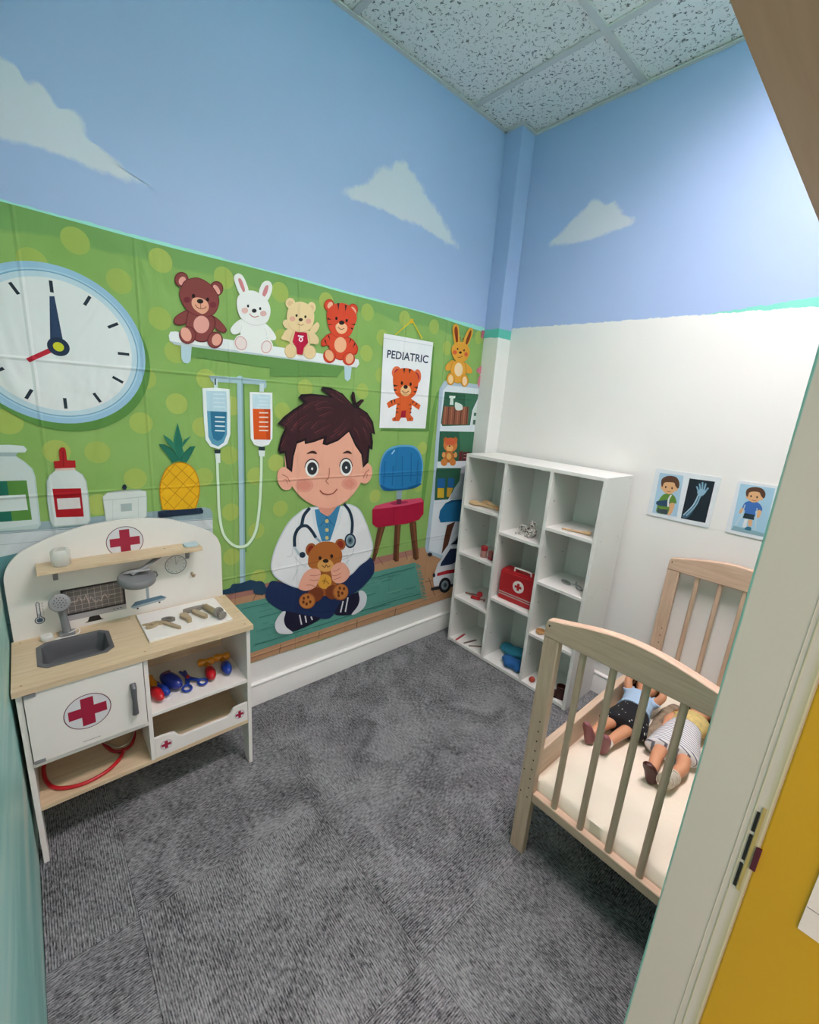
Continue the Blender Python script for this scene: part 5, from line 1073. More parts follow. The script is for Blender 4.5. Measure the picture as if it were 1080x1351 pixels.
# sticks on the floor board
for i_, (a, b, mt2, lb) in enumerate((((0.165,-0.252),(0.152,-0.172),'#b8323c','red tongue stick on the bottom left shelf'), ((0.214,-0.238),(0.229,-0.165),'#6d5a4c','short dark tongue stick in the middle of the bottom left shelf'), ((0.250,-0.236),(0.300,-0.178),'#84705e','pale brown tongue stick at the right of the bottom left shelf'))):
    L_ = math.hypot(b[0]-a[0], b[1]-a[1]); mb = MB(); mb.prism(catmull([(-L_/2,-0.0045),(L_/2,-0.0045),(L_/2+0.004,0),(L_/2,0.0045),(-L_/2,0.0045),(-L_/2-0.004,0)], True, 3), 'z', 0, 0.003)
    o = obj('tongue_stick', mb, mat('stick_%s' % ('red', 'dark', 'tan')[i_], mt2, 0.5)); o.location = ((a[0]+b[0])/2, (a[1]+b[1])/2, 0.0202); o.rotation_euler = (0,0,math.atan2(b[1]-a[1], b[0]-a[0])); tag(o, lb, 'stick', 'tongue sticks on the bottom shelf')
# first-aid case
t = thing('first_aid_case', 'red first-aid case with white cross and white handle', 'first aid kit', (0.468,-0.182,0.358), (0,0,0.06), local=True)
cr = mat('case_red', '#b3131f', 0.35, var=0.03); ww = mat('case_white', '#e6e0dc', 0.4)
bd = obj('case_body', MB().box(-0.094,0.092,-0.04,0.035,0.0003,0.150), cr, t, bevel=0.006, seg=3)
obj('top_ridge', MB().box(-0.090,0.088,-0.036,0.031,0.150,0.157), cr, t, bevel=0.003)
hn = MB(); hn.tube(catmull([(-0.03,-0.02,0.156),(-0.028,-0.02,0.170),(-0.02,-0.02,0.174),(0.05,-0.02,0.174),(0.058,-0.02,0.170),(0.06,-0.02,0.156)], False, 4), 0.0045, 8); obj('handle', hn, ww, t)
for z_ in (0.026, 0.037): obj('stripe', MB().box(-0.092,0.090,-0.0412,-0.0398,z_,z_+0.005), mat('stripe_grey', '#b8a9a4', 0.4), t)
o1 = MB().lathe([(0.030,0),(0.030,0.0012),(0,0.0013)], (0.012,-0.0400,0.092), (0,-1,0), 32); bg_ = obj('badge', o1, ww, t)
cr_ = MB(); c_, a_ = 0.0062, 0.018; cx_, cz2 = 0.012, 0.092
cr_.prism([(cx_-c_,cz2-a_),(cx_+c_,cz2-a_),(cx_+c_,cz2-c_),(cx_+a_,cz2-c_),(cx_+a_,cz2+c_),(cx_+c_,cz2+c_),(cx_+c_,cz2+a_),(cx_-c_,cz2+a_),(cx_-c_,cz2+c_),(cx_-a_,cz2+c_),(cx_-a_,cz2-c_),(cx_-c_,cz2-c_)], 'y', -0.0422, -0.0413); obj('cross', cr_, cr, bg_, smooth=0)
# folded cloths
def cloth_roll(name, loc, rz, L, rx, rz2, material, lab, seed):
    random.seed(seed); n, k = 16, 14; mb = MB(); v = []; f = []
    for i in range(n+1):
        t_ = i/n; e_ = min(1, (math.sin(math.pi*min(max(t_, .0), 1)))**0.35 + 0.05)
        for j in range(k):
            a = 2*math.pi*j/k; rr = 1+0.10*math.sin(3*a+i*.8+seed)+random.uniform(-.05,.05)
            zz = rz2*e_*rr*math.sin(a); v.append((-L/2+L*t_, rx*e_*rr*math.cos(a)+0.006*math.sin(i*.7), max(-rz2*.92, zz)))
    for i in range(n):
        for j in range(k): f.append((i*k+j, i*k+(j+1) % k, (i+1)*k+(j+1) % k, (i+1)*k+j))
    f += [tuple(range(k)), tuple(range(n*k, (n+1)*k))]; mb.add(v, f)
    o = obj(name, mb, material, smooth=80); o.location = (loc[0], loc[1], loc[2]+rz2*.92+0.0005); o.rotation_euler = (0,0,rz); s_ = o.modifiers.new('s', 'SUBSURF'); s_.levels = 1; s_.render_levels = 1
    tag(o, lab, 'cloth', 'cloths on the bottom shelf')
cloth_roll('folded_cloth', (0.452,-0.120,0.02), 0.06, 0.168, 0.040, 0.030, mat('teal_cloth', '#2f86a0', 0.9, bump=0.4, bscale=700), 'teal rolled cloth on the bottom middle shelf', 3)
cloth_roll('folded_cloth', (0.505,-0.208,0.02), -0.12, 0.135, 0.036, 0.027, mat('blue_cloth', '#1f5f9c', 0.9, bump=0.4, bscale=700), 'blue crumpled cloth in front of the teal roll', 5)
# magnifier, metal stethoscope
mtl = mat('dull_metal', '#a3a6a6', 0.3, metal=0.7)
t = thing('hand_mirror', 'small oval steel mirror lying on the right shelf', 'mirror', (0.683,-0.160,0.533), (0,0,-0.5), local=True)
pts = [(0.027*math.cos(a), 0.014*math.sin(a), 0.0045) for a in [k*math.pi/12 for k in range(24)]]; obj('rim', MB().tube(pts, 0.0032, 8, closed=True), mtl, t); obj('plate', MB().prism([(p[0]*.95, p[1]*.95) for p in pts], 'z', 0.003, 0.0055), mat('mirror_grey', '#8d9190', 0.15, metal=0.6), t)
t = thing('metal_stethoscope', 'silver stethoscope with a dark disc on the right shelf', 'stethoscope', (0.745,-0.140,0.533), local=True)
obj('tube', MB().tube(catmull([(-0.035,0.02,0.004),(-0.02,-0.01,0.004),(0.0,-0.04,0.004),(0.02,-0.05,0.004),(0.03,-0.02,0.004),(0.01,0.01,0.004),(0.005,0.04,0.004)], False, 5), 0.0035, 8), mtl, t); obj('tube', MB().tube(catmull([(-0.03,-0.03,0.010),(0.0,-0.025,0.011),(0.02,-0.04,0.010)], False, 5), 0.003, 8), mtl, t)
obj('disc', MB().lathe([(0.0,-0.004),(0.017,-0.004),(0.0185,0),(0.017,0.004),(0,0.005)], (0.018,0.035,0.0195), (-0.5,-0.8,0.35), 24), mat('disc_dark', '#4b4f50', 0.35), t)
# wooden cup, boot, red ball
single('wooden_bowl', MB().lathe([(0,0.0005),(0.014,0.0005),(0.02,0.006),(0.021,0.016),(0.019,0.018),(0.017,0.015),(0.016,0.007),(0,0.005)], (0.632,-0.222,0.276), n=24), wood('bowl_wood', '#c99a64', '#b3824e', 'z'), 'little wooden bowl half hidden by the cot post', 'bowl')
t = thing('doll_boot', 'dark brown doll boot on the bottom right shelf', 'boot', (0.758,-0.226,0.02), (0,0,-1.15), local=True)
t.scale = (1.2, 1.25, 1.1)
lea = mat('brown_leather', '#3a1c14', 0.35, var=0.1)
obj('sole', MB().prism(catmull([(-0.022,-0.034),(0.0,-0.04),(0.016,-0.03),(0.014,0.0),(0.016,0.026),(0.0,0.034),(-0.016,0.026),(-0.016,0.0)], True, 4), 'z', 0.0002, 0.005), mat('sole_black', '#1d1310', 0.6), t)
bo = MB(); bo.ell((-0.002,-0.016,0.014), (0.017,0.024,0.014)); bo.lathe([(0.0185,0.004),(0.0185,0.02),(0.0165,0.035),(0.018,0.052),(0.0165,0.053),(0.014,0.035)], (-0.001,0.015,0), n=20); obj('upper', bo, lea, t)
t = thing('red_ball', 'small red toy ball behind the cot post on the bottom shelf', 'ball', (0.632,-0.228,0.02), local=True)
obj('shell', MB().ell((0,0,0.0142), (0.014,0.014,0.014)), mat('ball_red', '#b3432e', 0.4), t); pts = [(0.0141*math.cos(a), 0.0141*math.sin(a), 0.0142) for a in [k*math.pi/12 for k in range(24)]]; obj('seam', MB().tube(pts, 0.0007, 6, closed=True), mat('ball_seam', '#7d2a1c', 0.5), t)

# ------------------------------------------------------------------ cot
cw = wood('cot_wood', '#d8bba2', '#c5a78d', 'z', 0.5); cwx = wood('cot_wood_rail', '#d8bba2', '#c5a78d', 'x', 0.5); cwy = wood('cot_wood_side', '#d8c0a6', '#c6ac92', 'y', 0.5)
CX0, CX1 = 1.033, 1.466
cot = thing('wooden_cot', 'pale wooden toy cot with spindle ends and a low side rail', 'cot', (1.25, -0.5, 0))
def cot_end(y0, y1, ysign):
    for a in (CX0, CX1-0.044): 
        p_ = obj('post', box(a, a+0.044, y0, y1, 0, 0.702), cw, cot, bevel=0.003)
        yy = y0 if ysign < 0 else y0; inner = a+0.030 if a == CX0 else a+0.014; outer = a+0.008 if a == CX0 else a+0.036
        for i in range(9): obj('peg_hole', MB().lathe([(0.0024,0),(0.0024,0.0004),(0,0.0005)], (inner, yy, 0.200+i*0.0317), (0,-1,0), 8), mat('hole_brown', '#2e241b', 0.8), p_)
        for z_ in (0.206, 0.281): obj('peg_hole', MB().lathe([(0.0024,0),(0.0024,0.0004),(0,0.0005)], (outer, yy, z_), (0,-1,0), 8), MATS['hole_brown'], p_)
    W_ = CX1-CX0; tp_ = [(CX0+W_*t_, 0.750+0.036*math.sin(math.pi*t_)**1.3) for t_ in [k/20 for k in range(21)]]
    tp_[0] = (CX0+0.001, 0.738); tp_.insert(1, (CX0+0.005, 0.749)); tp_[-1] = (CX1-0.001, 0.738); tp_.insert(-1, (CX1-0.005, 0.749))
    mb = MB(); mb.prism([(CX1, 0.702), (CX0, 0.702)]+[(a, b) for a, b in tp_], 'y', y0-0.001, y1+0.001); r_ = obj('top_rail', mb, cwx, cot, bevel=0.003, smooth=30)
    for x_ in (CX0+0.012, CX1-0.012): obj('bolt_hole', MB().lathe([(0.0028,0),(0.0028,0.0004),(0,0.0005)], (x_, y0-0.001, 0.735), (0,-1,0), 8), MATS['hole_brown'], r_)
    obj('lower_rail', box(CX0+0.044, CX1-0.044, y0+0.001, y1-0.001, 0.194, 0.223), cwx, cot, bevel=0.003)
    for i in range(4): obj('spindle', MB().lathe([(0.0085,0.222),(0.0085,0.704)], (1.1385+i*0.0748, (y0+y1)/2, 0), n=14), cw, cot)
cot_end(-0.95, -0.926, -1); cot_end(-0.055, -0.031, 1)
for a in (CX0+0.008, CX1-0.030): obj('side_rail', box(a, a+0.022, -0.926, -0.055, 0.205, 0.334), cwy, cot, bevel=0.003)
obj('base_board', box(CX0+0.031, CX1-0.031, -0.925, -0.056, 0.180, 0.190), cwy, cot, smooth=0)
# mattress: soft box with a wrinkled sheet
def soft_box(x0, x1, y0, y1, z0, z1, nx, ny, seed):
    random.seed(seed); v = []; f = []; from mathutils import noise
    def P_(i, j, top):
        u, w = i/nx, j/ny; x, y = x0+(x1-x0)*u, y0+(y1-y0)*w; e = min(u*nx, (1-u)*nx, w*ny, (1-w)*ny)
        drop = 0.010*math.exp(-e*1.3); nz = noise.noise(Vector((x*9, y*7, 1.7)))*0.0045+noise.noise(Vector((x*30, y*12, 4.2)))*0.0015
        return (x, y, z1-drop+nz) if top else (x, y, z0)
    for top in (True, False):
        for i in range(nx+1):
            for j in range(ny+1): v.append(P_(i, j, top))
    o = (nx+1)*(ny+1); I_ = lambda i, j: i*(ny+1)+j
    for i in range(nx):
        for j in range(ny): f.append((I_(i,j), I_(i+1,j), I_(i+1,j+1), I_(i,j+1))); f.append((o+I_(i,j), o+I_(i,j+1), o+I_(i+1,j+1), o+I_(i+1,j)))
    for i in range(nx): f.append((I_(i,0), o+I_(i,0), o+I_(i+1,0), I_(i+1,0))); f.append((I_(i,ny), I_(i+1,ny), o+I_(i+1,ny), o+I_(i,ny)))
    for j in range(ny): f.append((I_(0,j), I_(0,j+1), o+I_(0,j+1), o+I_(0,j))); f.append((I_(nx,j), o+I_(nx,j), o+I_(nx,j+1), I_(nx,j+1)))
    mb = MB(); mb.add(v, f); return mb
sheet = mat('cream_sheet', '#efe7d2', 0.85, var=0.04, scale=9, bump=0.35, bscale=90)
single('cot_mattress', soft_box(1.066, 1.434, -0.922, -0.058, 0.1905, 0.262, 22, 46, 2), sheet, 'thin cream mattress in the wooden cot', 'mattress', smooth=70)

# ------------------------------------------------------------------ picture cards on the back wall
def card(name, x0, x1, z0, z1, lab):
    t = thing(name, lab, 'picture', ((x0+x1)/2, -0.002, z0))
    mb = MB(); mb.prism([(x0+0.004,z0),(x1-0.004,z0),(x1,z0+0.004),(x1,z1-0.004),(x1-0.004,z1),(x0+0.004,z1),(x0,z1-0.004),(x0,z0+0.004)], 'y', -0.0035, -0.0005); obj('card', mb, mat('laminate', '#dfe6ea', 0.25), t, smooth=0); return t
c1 = card('picture_card', 0.898, 1.124, 0.888, 1.083, 'white picture card with a boy in an arm sling and an x-ray hand'); c2 = card('picture_card', 1.175, 1.290, 0.888, 1.083, 'white picture card with a boy on crutches beside the doorway pier')
CR = (840, 600, .1852); CP = (1, -0.0036)
q = Print('printed_sling_boy', c1, CP, CR, 0.0001, PAPER); sk_, hr_ = '#e2b080', '#5a3a28'
q.p([(163,128),(332,150),(283,442),(108,412)], '#a9cbe0', False)
q.p([(150,330),(185,285),(235,275),(270,300),(280,345),(245,350),(235,400),(215,425),(140,410),(145,360),(135,350)], '#5f8a35'); q.p([(140,330),(235,320),(228,372),(145,360),(135,345)], '#2a4a6a', False); q.s([(245,285),(225,320),(222,370)], 12, '#dfe4e2'); q.p([(150,378),(222,380),(215,425),(140,410)], '#3d4a52', False); q.p([(160,370),(220,378),(218,390),(158,385)], '#6f9a3f', False)
q.p([(232,350),(265,345),(262,380),(240,425),(218,425),(230,390)], sk_); q.e(228,228,52,52,sk_); q.e(178,232,10,14,sk_); q.e(280,245,10,14,sk_)
q.p([(172,205),(180,170),(225,150),(280,160),(302,200),(295,240),(275,225),(265,200),(225,195),(195,200),(180,230)], hr_); q.e(205,230,6,8,'#3a261c'); q.e(250,238,6,8,'#3a261c'); q.s([(215,258),(228,264),(240,260)], 4, '#9c5a40'); q.done()
q = Print('printed_xray', c1, CP, CR, 0.0001, PAPER); bn = '#8fb6cc'
q.p([(375,168),(556,192),(486,486),(312,452)], '#18222e', False)
q.p([(315,440),(330,425),(395,370),(435,300),(430,265),(450,240),(490,255),(475,290),(450,310),(410,385),(380,430),(345,452)], '#3f6478')
for pp in ([(440,265),(425,225)],[(452,250),(445,205)],[(465,248),(467,195)],[(478,252),(490,205)],[(485,265),(508,235)]): q.s(pp, 13, '#5e8aa0', False); q.s(pp, 7, bn, False)
q.p([(430,262),(455,243),(492,262),(470,288),(440,292)], bn); q.s([(452,290),(420,360),(350,435)], 9, bn); q.s([(438,285),(400,360),(330,430)], 9, '#a8c8d8'); q.done()
q = Print('printed_crutch_boy', c2, CP, CR, 0.0001, PAPER)
q.p([(738,205),(985,240),(905,585),(668,535)], '#a4cce2', False); q.p([(668,535),(690,505),(850,545),(905,560),(900,585)], '#8ab0bc', False)
q.p([(765,345),(800,330),(860,340),(890,375),(885,405),(845,400),(838,440),(770,430),(768,395),(748,385)], '#3f70b8'); q.p([(765,415),(838,428),(832,465),(752,450)], '#24343c', False)
q.p([(745,380),(762,388),(758,405),(735,420),(728,405)], sk_); q.p([(862,395),(885,400),(875,440),(855,450),(850,430)], sk_)
q.s([(770,355),(742,440),(700,505)], 7, '#c9d3d8', False); q.s([(855,380),(848,460),(842,535)], 7, '#c9d3d8', False); q.p([(765,455),(790,460),(775,520),(750,515)], '#e3e8ea', False); q.p([(792,462),(822,466),(815,510),(792,508)], sk_, False); q.p([(765,530),(785,512),(812,518),(808,540)], '#2a6a86')
q.e(835,290,52,50,sk_); q.e(785,300,9,13,sk_); q.e(888,312,9,13,sk_)
q.p([(775,280),(785,245),(830,230),(890,240),(915,275),(905,310),(885,295),(870,268),(830,262),(800,270),(788,300)], hr_); q.e(812,295,6,8,'#3a261c'); q.e(855,302,6,8,'#3a261c'); q.s([(820,322),(835,328),(848,324)], 4, '#9c5a40'); q.done()

# ------------------------------------------------------------------ dolls
def skin_body(name, verts, edges, radii, material, parent, root=0):
    me = bpy.data.meshes.new(name); me.from_pydata(verts, edges, [])
    o = bpy.data.objects.new(name, me); COL.objects.link(o)
    o.modifiers.new('skin', 'SKIN'); sv = me.skin_vertices[0].data
    for i, r in enumerate(radii): sv[i].radius = (r, r) if not isinstance(r, tuple) else r; sv[i].use_root = (i == root)
    ss_ = o.modifiers.new('sub', 'SUBSURF'); ss_.levels = 2; ss_.render_levels = 2
    bpy.context.view_layer.update()
    me2 = bpy.data.meshes.new_from_object(o.evaluated_get(bpy.context.evaluated_depsgraph_get()))
    bpy.data.objects.remove(o); me2.name = name; me2.materials.clear(); me2.materials.append(material); me2.shade_smooth()
    off = ROOTLOC.get(parent.name, Vector((0,0,0)))
    for v in me2.vertices: v.co -= off
    o2 = bpy.data.objects.new(name, me2); COL.objects.link(o2); o2.parent = parent; ROOTLOC[o2.name] = off
    return o2
vinyl = mat('doll_vinyl', '#d69a74', 0.45, var=0.03)
def sweep(sections, n=18, close=True):
    """tube through oval sections: (centre, half-width vector, half-height vector)"""
    v = []; f = []
    for c, a, b in sections:
        c, a, b = Vector(c), Vector(a), Vector(b)
        for j in range(n): t = 2*math.pi*j/n; v.append(c+a*math.cos(t)+b*math.sin(t))
    for i in range(len(sections)-1):
        for j in range(n): f.append((i*n+j, i*n+(j+1) % n, (i+1)*n+(j+1) % n, (i+1)*n+j))
    if close: f += [tuple(range(n-1,-1,-1)), tuple(range((len(sections)-1)*n, len(sections)*n))]
    mb = MB(); mb.add(v, f); return mb

def doll(label, J, cloth, hair_m, loc):
    d = thing('baby_doll', label, 'doll', loc, group='dolls in the cot')
    names = list(J['v'].keys()); idx = {k: i for i, k in enumerate(names)}
    V = [J['v'][k][0] for k in names]; Rr = [J['v'][k][1] for k in names]
    E_ = [(idx[a], idx[b]) for a, b in J['e']]
    # fingers: five short chains from each hand, unequal and curled
    for hnd, dirv, side in J['hands']:
        hv = Vector(V[idx[hnd]]); dv = Vector(dirv).normalized(); sv_ = Vector(side).normalized(); up = dv.cross(sv_)
        for k, (o_, ln) in enumerate(((-0.0085,0.014),(-0.003,0.018),(0.003,0.0175),(0.0085,0.0145))):
            a = hv+dv*0.008+sv_*o_; b = a+dv*ln*.6+up*0.002; c = b+dv*ln*.4+up*0.006
            i0 = len(V); V += [tuple(a), tuple(b), tuple(c)]; Rr += [0.0036, 0.0033, 0.0028]; E_ += [(idx[hnd], i0), (i0, i0+1), (i0+1, i0+2)]
        a = hv-sv_*0.010+dv*0.001; b = a-sv_*0.006+dv*0.009; i0 = len(V); V += [tuple(a), tuple(b)]; Rr += [0.0042, 0.0033]; E_ += [(idx[hnd], i0), (i0, i0+1)]
    body = skin_body('body', V, E_, Rr, vinyl, d, idx['pelvis'])
    # face on the head: looks up (+z), crown along axis
    hc_ = Vector(J['v']['head'][0]); ax = (hc_-Vector(J['v']['neck'][0])).normalized(); fz = Vector((0,0,1)); fz = (fz-ax*fz.dot(ax)).normalized(); sx_ = ax.cross(fz)
    R_ = J['headr']
    for s_ in (-1, 1):
        obj('eye', MB().ell(hc_+fz*R_*0.93+sx_*s_*R_*0.36+ax*R_*0.02, (R_*.13, R_*.13, R_*.10), nu=12, nv=8), mat('doll_eye', '#2a2320', 0.2), d)
        obj('ear', MB().ell(hc_+sx_*s_*R_*0.98-ax*R_*0.02, (R_*.12, R_*.2, R_*.16), nu=12, nv=8), vinyl, d)
    obj('nose', MB().ell(hc_+fz*R_*1.02-ax*R_*0.2, (R_*.12, R_*.14, R_*.12), nu=12, nv=8), vinyl, d)
    mo = [hc_+fz*R_*(0.93-0.02*abs(t))+sx_*R_*0.2*t-ax*R_*(0.47-0.08*t*t) for t in (-1,-.5,0,.5,1)]; obj('mouth', MB().tube(mo, R_*0.035, 8), mat('doll_lips', '#b0564e', 0.4), d)
    # hair cap: back and crown of the head
    hb = MB(); v = []; f = []; nu, nv = 24, 12
    for i in range(nv+1):
        th = math.pi*0.60*i/nv
        for j in range(nu):
            a = 2*math.pi*j/nu; pole = (ax*0.75-fz*0.66).normalized(); e1 = sx_; e2 = pole.cross(e1)
            r_ = R_*(1.10+0.03*math.sin(9*a)*math.sin(th))*(1.0)
            v.append(hc_+(pole*math.cos(th)+(e1*math.cos(a)+e2*math.sin(a))*math.sin(th))*r_)
    for i in range(nv):
        for j in range(nu): f.append((i*nu+j, (i+1)*nu+j, (i+1)*nu+(j+1) % nu, i*nu+(j+1) % nu))
    hb.add(v, f); h = obj('hair', hb, hair_m, d, smooth=80); sd = h.modifiers.new('t', 'SOLIDIFY'); sd.thickness = 0.004
    for nm, mb, m_ in cloth: obj(nm, mb, m_, d, smooth=60)
    d.location.z += 0.004
    return d

def dotted():
    m = bpy.data.materials.new('black_dotted_cloth'); m.use_nodes = True; nt = m.node_tree; L = nt.links.new; b = nt.nodes['Principled BSDF']; b.inputs['Roughness'].default_value = 0.9
    tc = N(nt, 'ShaderNodeTexCoord'); v = N(nt, 'ShaderNodeTexVoronoi'); v.inputs['Scale'].default_value = 85; v.inputs['Randomness'].default_value = 0.6; mp = N(nt, 'ShaderNodeMapping'); mp.inputs['Scale'].default_value = (1, 1, 0.0); L(tc.outputs['Object'], mp.inputs[0]); L(mp.outputs[0], v.inputs['Vector'])
    r = N(nt, 'ShaderNodeMapRange'); L(v.outputs['Distance'], r.inputs[0]); r.inputs[1].default_value = 0.13; r.inputs[2].default_value = 0.19
    mx = N(nt, 'ShaderNodeMix', data_type='RGBA'); L(r.outputs[0], mx.inputs[0]); mx.inputs[6].default_value = lin('#d9d6d0'); mx.inputs[7].default_value = lin('#17161a'); L(mx.outputs[2], b.inputs['Base Color']); return m
def striped():
    m = bpy.data.materials.new('white_striped_cloth'); m.use_nodes = True; nt = m.node_tree; L = nt.links.new; b = nt.nodes['Principled BSDF']; b.inputs['Roughness'].default_value = 0.9
    g = N(nt, 'ShaderNodeNewGeometry'); w = N(nt, 'ShaderNodeTexWave', wave_type='BANDS', bands_direction='Y'); w.inputs['Scale'].default_value = 36; w.inputs['Distortion'].default_value = 0.8; L(g.outputs['Position'], w.inputs['Vector'])
    r = N(nt, 'ShaderNodeValToRGB'); r.color_ramp.elements[0].position = 0.14; r.color_ramp.elements[1].position = 0.24; r.color_ramp.elements[0].color = lin('#6f7480'); r.color_ramp.elements[1].color = lin('#e4e4e4'); L(w.outputs['Fac'], r.inputs[0]); L(r.outputs[0], b.inputs['Base Color']); return m
def shoe(c, toe, up, L, W, Hh):
    """toe: direction of the foot, up: direction away from the sole; centre at the heel"""
    c, toe, up = Vector(c), Vector(toe).normalized(), Vector(up).normalized(); s_ = toe.cross(up)
    secs = []
    for t_, w_, h_ in ((-0.18,.55,.7),(-0.1,.85,.95),(0.1,.95,1.0),(0.35,.88,.85),(0.6,1.0,.62),(0.82,.9,.5),(0.95,.6,.42),(1.0,.25,.34)):
        secs.append((c+toe*L*t_+up*Hh*h_*0.5, s_*W*w_, up*Hh*h_*0.5))
    return sweep(secs, 16)

Z0 = 0.262
# first doll: dotted skirt, arms raised
v1 = {'pelvis': ((1.150,-0.500,0.302),0.032), 'waist': ((1.143,-0.455,0.304),0.030), 'chest': ((1.135,-0.405,0.308),0.034), 'neck': ((1.131,-0.362,0.312),0.015), 'head': ((1.128,-0.308,0.318),0.046), 'crown': ((1.126,-0.276,0.320),0.040),
 'hipL': ((1.128,-0.525,0.295),0.021), 'kneeL': ((1.108,-0.610,0.297),0.018), 'ankL': ((1.098,-0.672,0.288),0.013), 'hipR': ((1.172,-0.525,0.295),0.021), 'kneeR': ((1.160,-0.610,0.298),0.018), 'ankR': ((1.148,-0.676,0.288),0.013),
 'shL': ((1.098,-0.393,0.310),0.016), 'elL': ((1.078,-0.372,0.352),0.014), 'wrL': ((1.085,-0.338,0.382),0.011), 'haL': ((1.092,-0.322,0.392),(0.011,0.008)),
 'shR': ((1.174,-0.388,0.310),0.016), 'elR': ((1.198,-0.372,0.348),0.014), 'wrR': ((1.178,-0.338,0.378),0.011), 'haR': ((1.168,-0.322,0.388),(0.011,0.008))}
e1 = [('pelvis','waist'),('waist','chest'),('chest','neck'),('neck','head'),('head','crown'),('pelvis','hipL'),('hipL','kneeL'),('kneeL','ankL'),('pelvis','hipR'),('hipR','kneeR'),('kneeR','ankR'),('chest','shL'),('shL','elL'),('elL','wrL'),('wrL','haL'),('chest','shR'),('shR','elR'),('elR','wrR'),('wrR','haR')]
J1 = {'v': v1, 'e': e1, 'headr': 0.047, 'hands': [('haL',(0.5,0.6,0.6),(0.7,-0.6,0.1)), ('haR',(-0.6,0.6,0.5),(-0.7,-0.7,0.1))]}
blue_c = mat('pale_blue_cloth', '#a9c6e0', 0.9, bump=0.3, bscale=400); mauve = mat('mauve_shoe', '#8d5458', 0.5)
sk1 = sweep([((1.144,-0.452,0.304),(0.044,0,0),(0,0,0.036)), ((1.148,-0.49,0.303),(0.054,0.004,0),(0,0,0.040)), ((1.150,-0.53,0.300),(0.064,0.006,0),(0,0,0.0365)), ((1.150,-0.566,0.298),(0.071,0.012,0),(0,0,0.035)), ((1.150,-0.572,0.298),(0.062,0.01,0),(0,0,0.028))], 22)
top1 = sweep([((1.131,-0.368,0.311),(0.022,0,0),(0,0,0.020)), ((1.133,-0.385,0.310),(0.046,0,0),(0,0,0.034)), ((1.136,-0.41,0.308),(0.050,0,0),(0,0,0.038)), ((1.142,-0.45,0.305),(0.048,0,0),(0,0,0.038)), ((1.146,-0.475,0.304),(0.055,0,0),(0,0,0.041))], 22)
slL = sweep([((1.102,-0.394,0.309),(0,0.020,0),(0.012,0,0.014)), ((1.090,-0.384,0.330),(0.006,0.019,0),(0.014,0,0.006))], 14); slR = sweep([((1.170,-0.390,0.309),(0,0.020,0),(-0.012,0,0.014)), ((1.184,-0.381,0.328),(-0.006,0.019,0),(-0.014,0,0.006))], 14)
shL = shoe((1.097,-0.694,0.274), (-0.10,-0.20,0.95), (0.1,0.95,0.2), 0.066, 0.0175, 0.036); shR = shoe((1.148,-0.698,0.274), (0.12,-0.22,0.93), (-0.1,0.93,0.22), 0.066, 0.0175, 0.036)
sock = sweep([((1.149,-0.664,0.289),(0.016,0.003,0),(0,0.002,0.016)), ((1.148,-0.678,0.287),(0.0165,0.003,0),(0,0.002,0.0165))], 16)
doll('doll in a black dotted skirt and pale blue top, arms raised to its face', J1, [('skirt', sk1, dotted()), ('shirt', top1, blue_c), ('sleeve', slL, blue_c), ('sleeve', slR, blue_c), ('shoe', shL, mauve), ('shoe', shR, mauve), ('sock', sock, mat('sock_white', '#e8e4da', 0.9))], mat('brown_doll_hair', '#5a3a26', 0.7, var=0.2, scale=120), (1.14,-0.5,Z0))
# second doll: striped skirt, yellow top, one foot bandaged
v2 = {'pelvis': ((1.287,-0.478,0.302),0.033), 'waist': ((1.287,-0.43,0.305),0.030), 'chest': ((1.290,-0.375,0.309),0.034), 'neck': ((1.293,-0.332,0.313),0.015), 'head': ((1.296,-0.278,0.318),0.046), 'crown': ((1.297,-0.246,0.320),0.040),
 'hipL': ((1.264,-0.505,0.296),0.022), 'kneeL': ((1.268,-0.600,0.298),0.019), 'ankL': ((1.280,-0.672,0.288),0.014), 'hipR': ((1.312,-0.500,0.296),0.022), 'kneeR': ((1.335,-0.590,0.298),0.019), 'ankR': ((1.322,-0.658,0.289),0.014),
 'shL': ((1.252,-0.360,0.308),0.016), 'elL': ((1.232,-0.405,0.303),0.014), 'wrL': ((1.240,-0.445,0.308),0.011), 'haL': ((1.246,-0.460,0.314),(0.011,0.008)),
 'shR': ((1.330,-0.356,0.308),0.016), 'elR': ((1.358,-0.392,0.300),0.014), 'wrR': ((1.368,-0.436,0.300),0.011), 'haR': ((1.370,-0.452,0.300),(0.011,0.008))}
J2 = {'v': v2, 'e': e1, 'headr': 0.047, 'hands': [('haL',(0.3,-0.9,0.1),(1,0.3,0)), ('haR',(0.1,-1,0),(-1,0,0))]}
yel = mat('yellow_print_cloth', '#d9c27c', 0.9, var=0.25, scale=90); stc = striped()
sk2 = sweep([((1.287,-0.405,0.306),(0.043,0,0),(0,0,0.036)), ((1.287,-0.45,0.304),(0.052,0.004,0),(0,0,0.041)), ((1.289,-0.50,0.301),(0.062,0.012,0),(0,0,0.038)), ((1.293,-0.555,0.299),(0.070,0.022,0),(0,0,0.036)), ((1.293,-0.562,0.298),(0.060,0.018,0),(0,0,0.029))], 24)
top2 = sweep([((1.293,-0.336,0.312),(0.022,0,0),(0,0,0.020)), ((1.291,-0.352,0.311),(0.048,0,0),(0,0,0.034)), ((1.290,-0.38,0.309),(0.050,0,0),(0,0,0.038)), ((1.288,-0.415,0.306),(0.046,0,0),(0,0,0.0385))], 22)
slA = sweep([((1.254,-0.360,0.308),(0,0.019,0),(0,0,0.020)), ((1.240,-0.382,0.306),(0.010,-0.012,0),(0,0,0.019))], 14); slB = sweep([((1.328,-0.356,0.308),(0,0.019,0),(0,0,0.020)), ((1.346,-0.376,0.304),(0.012,0.012,0),(0,0,0.019))], 14)
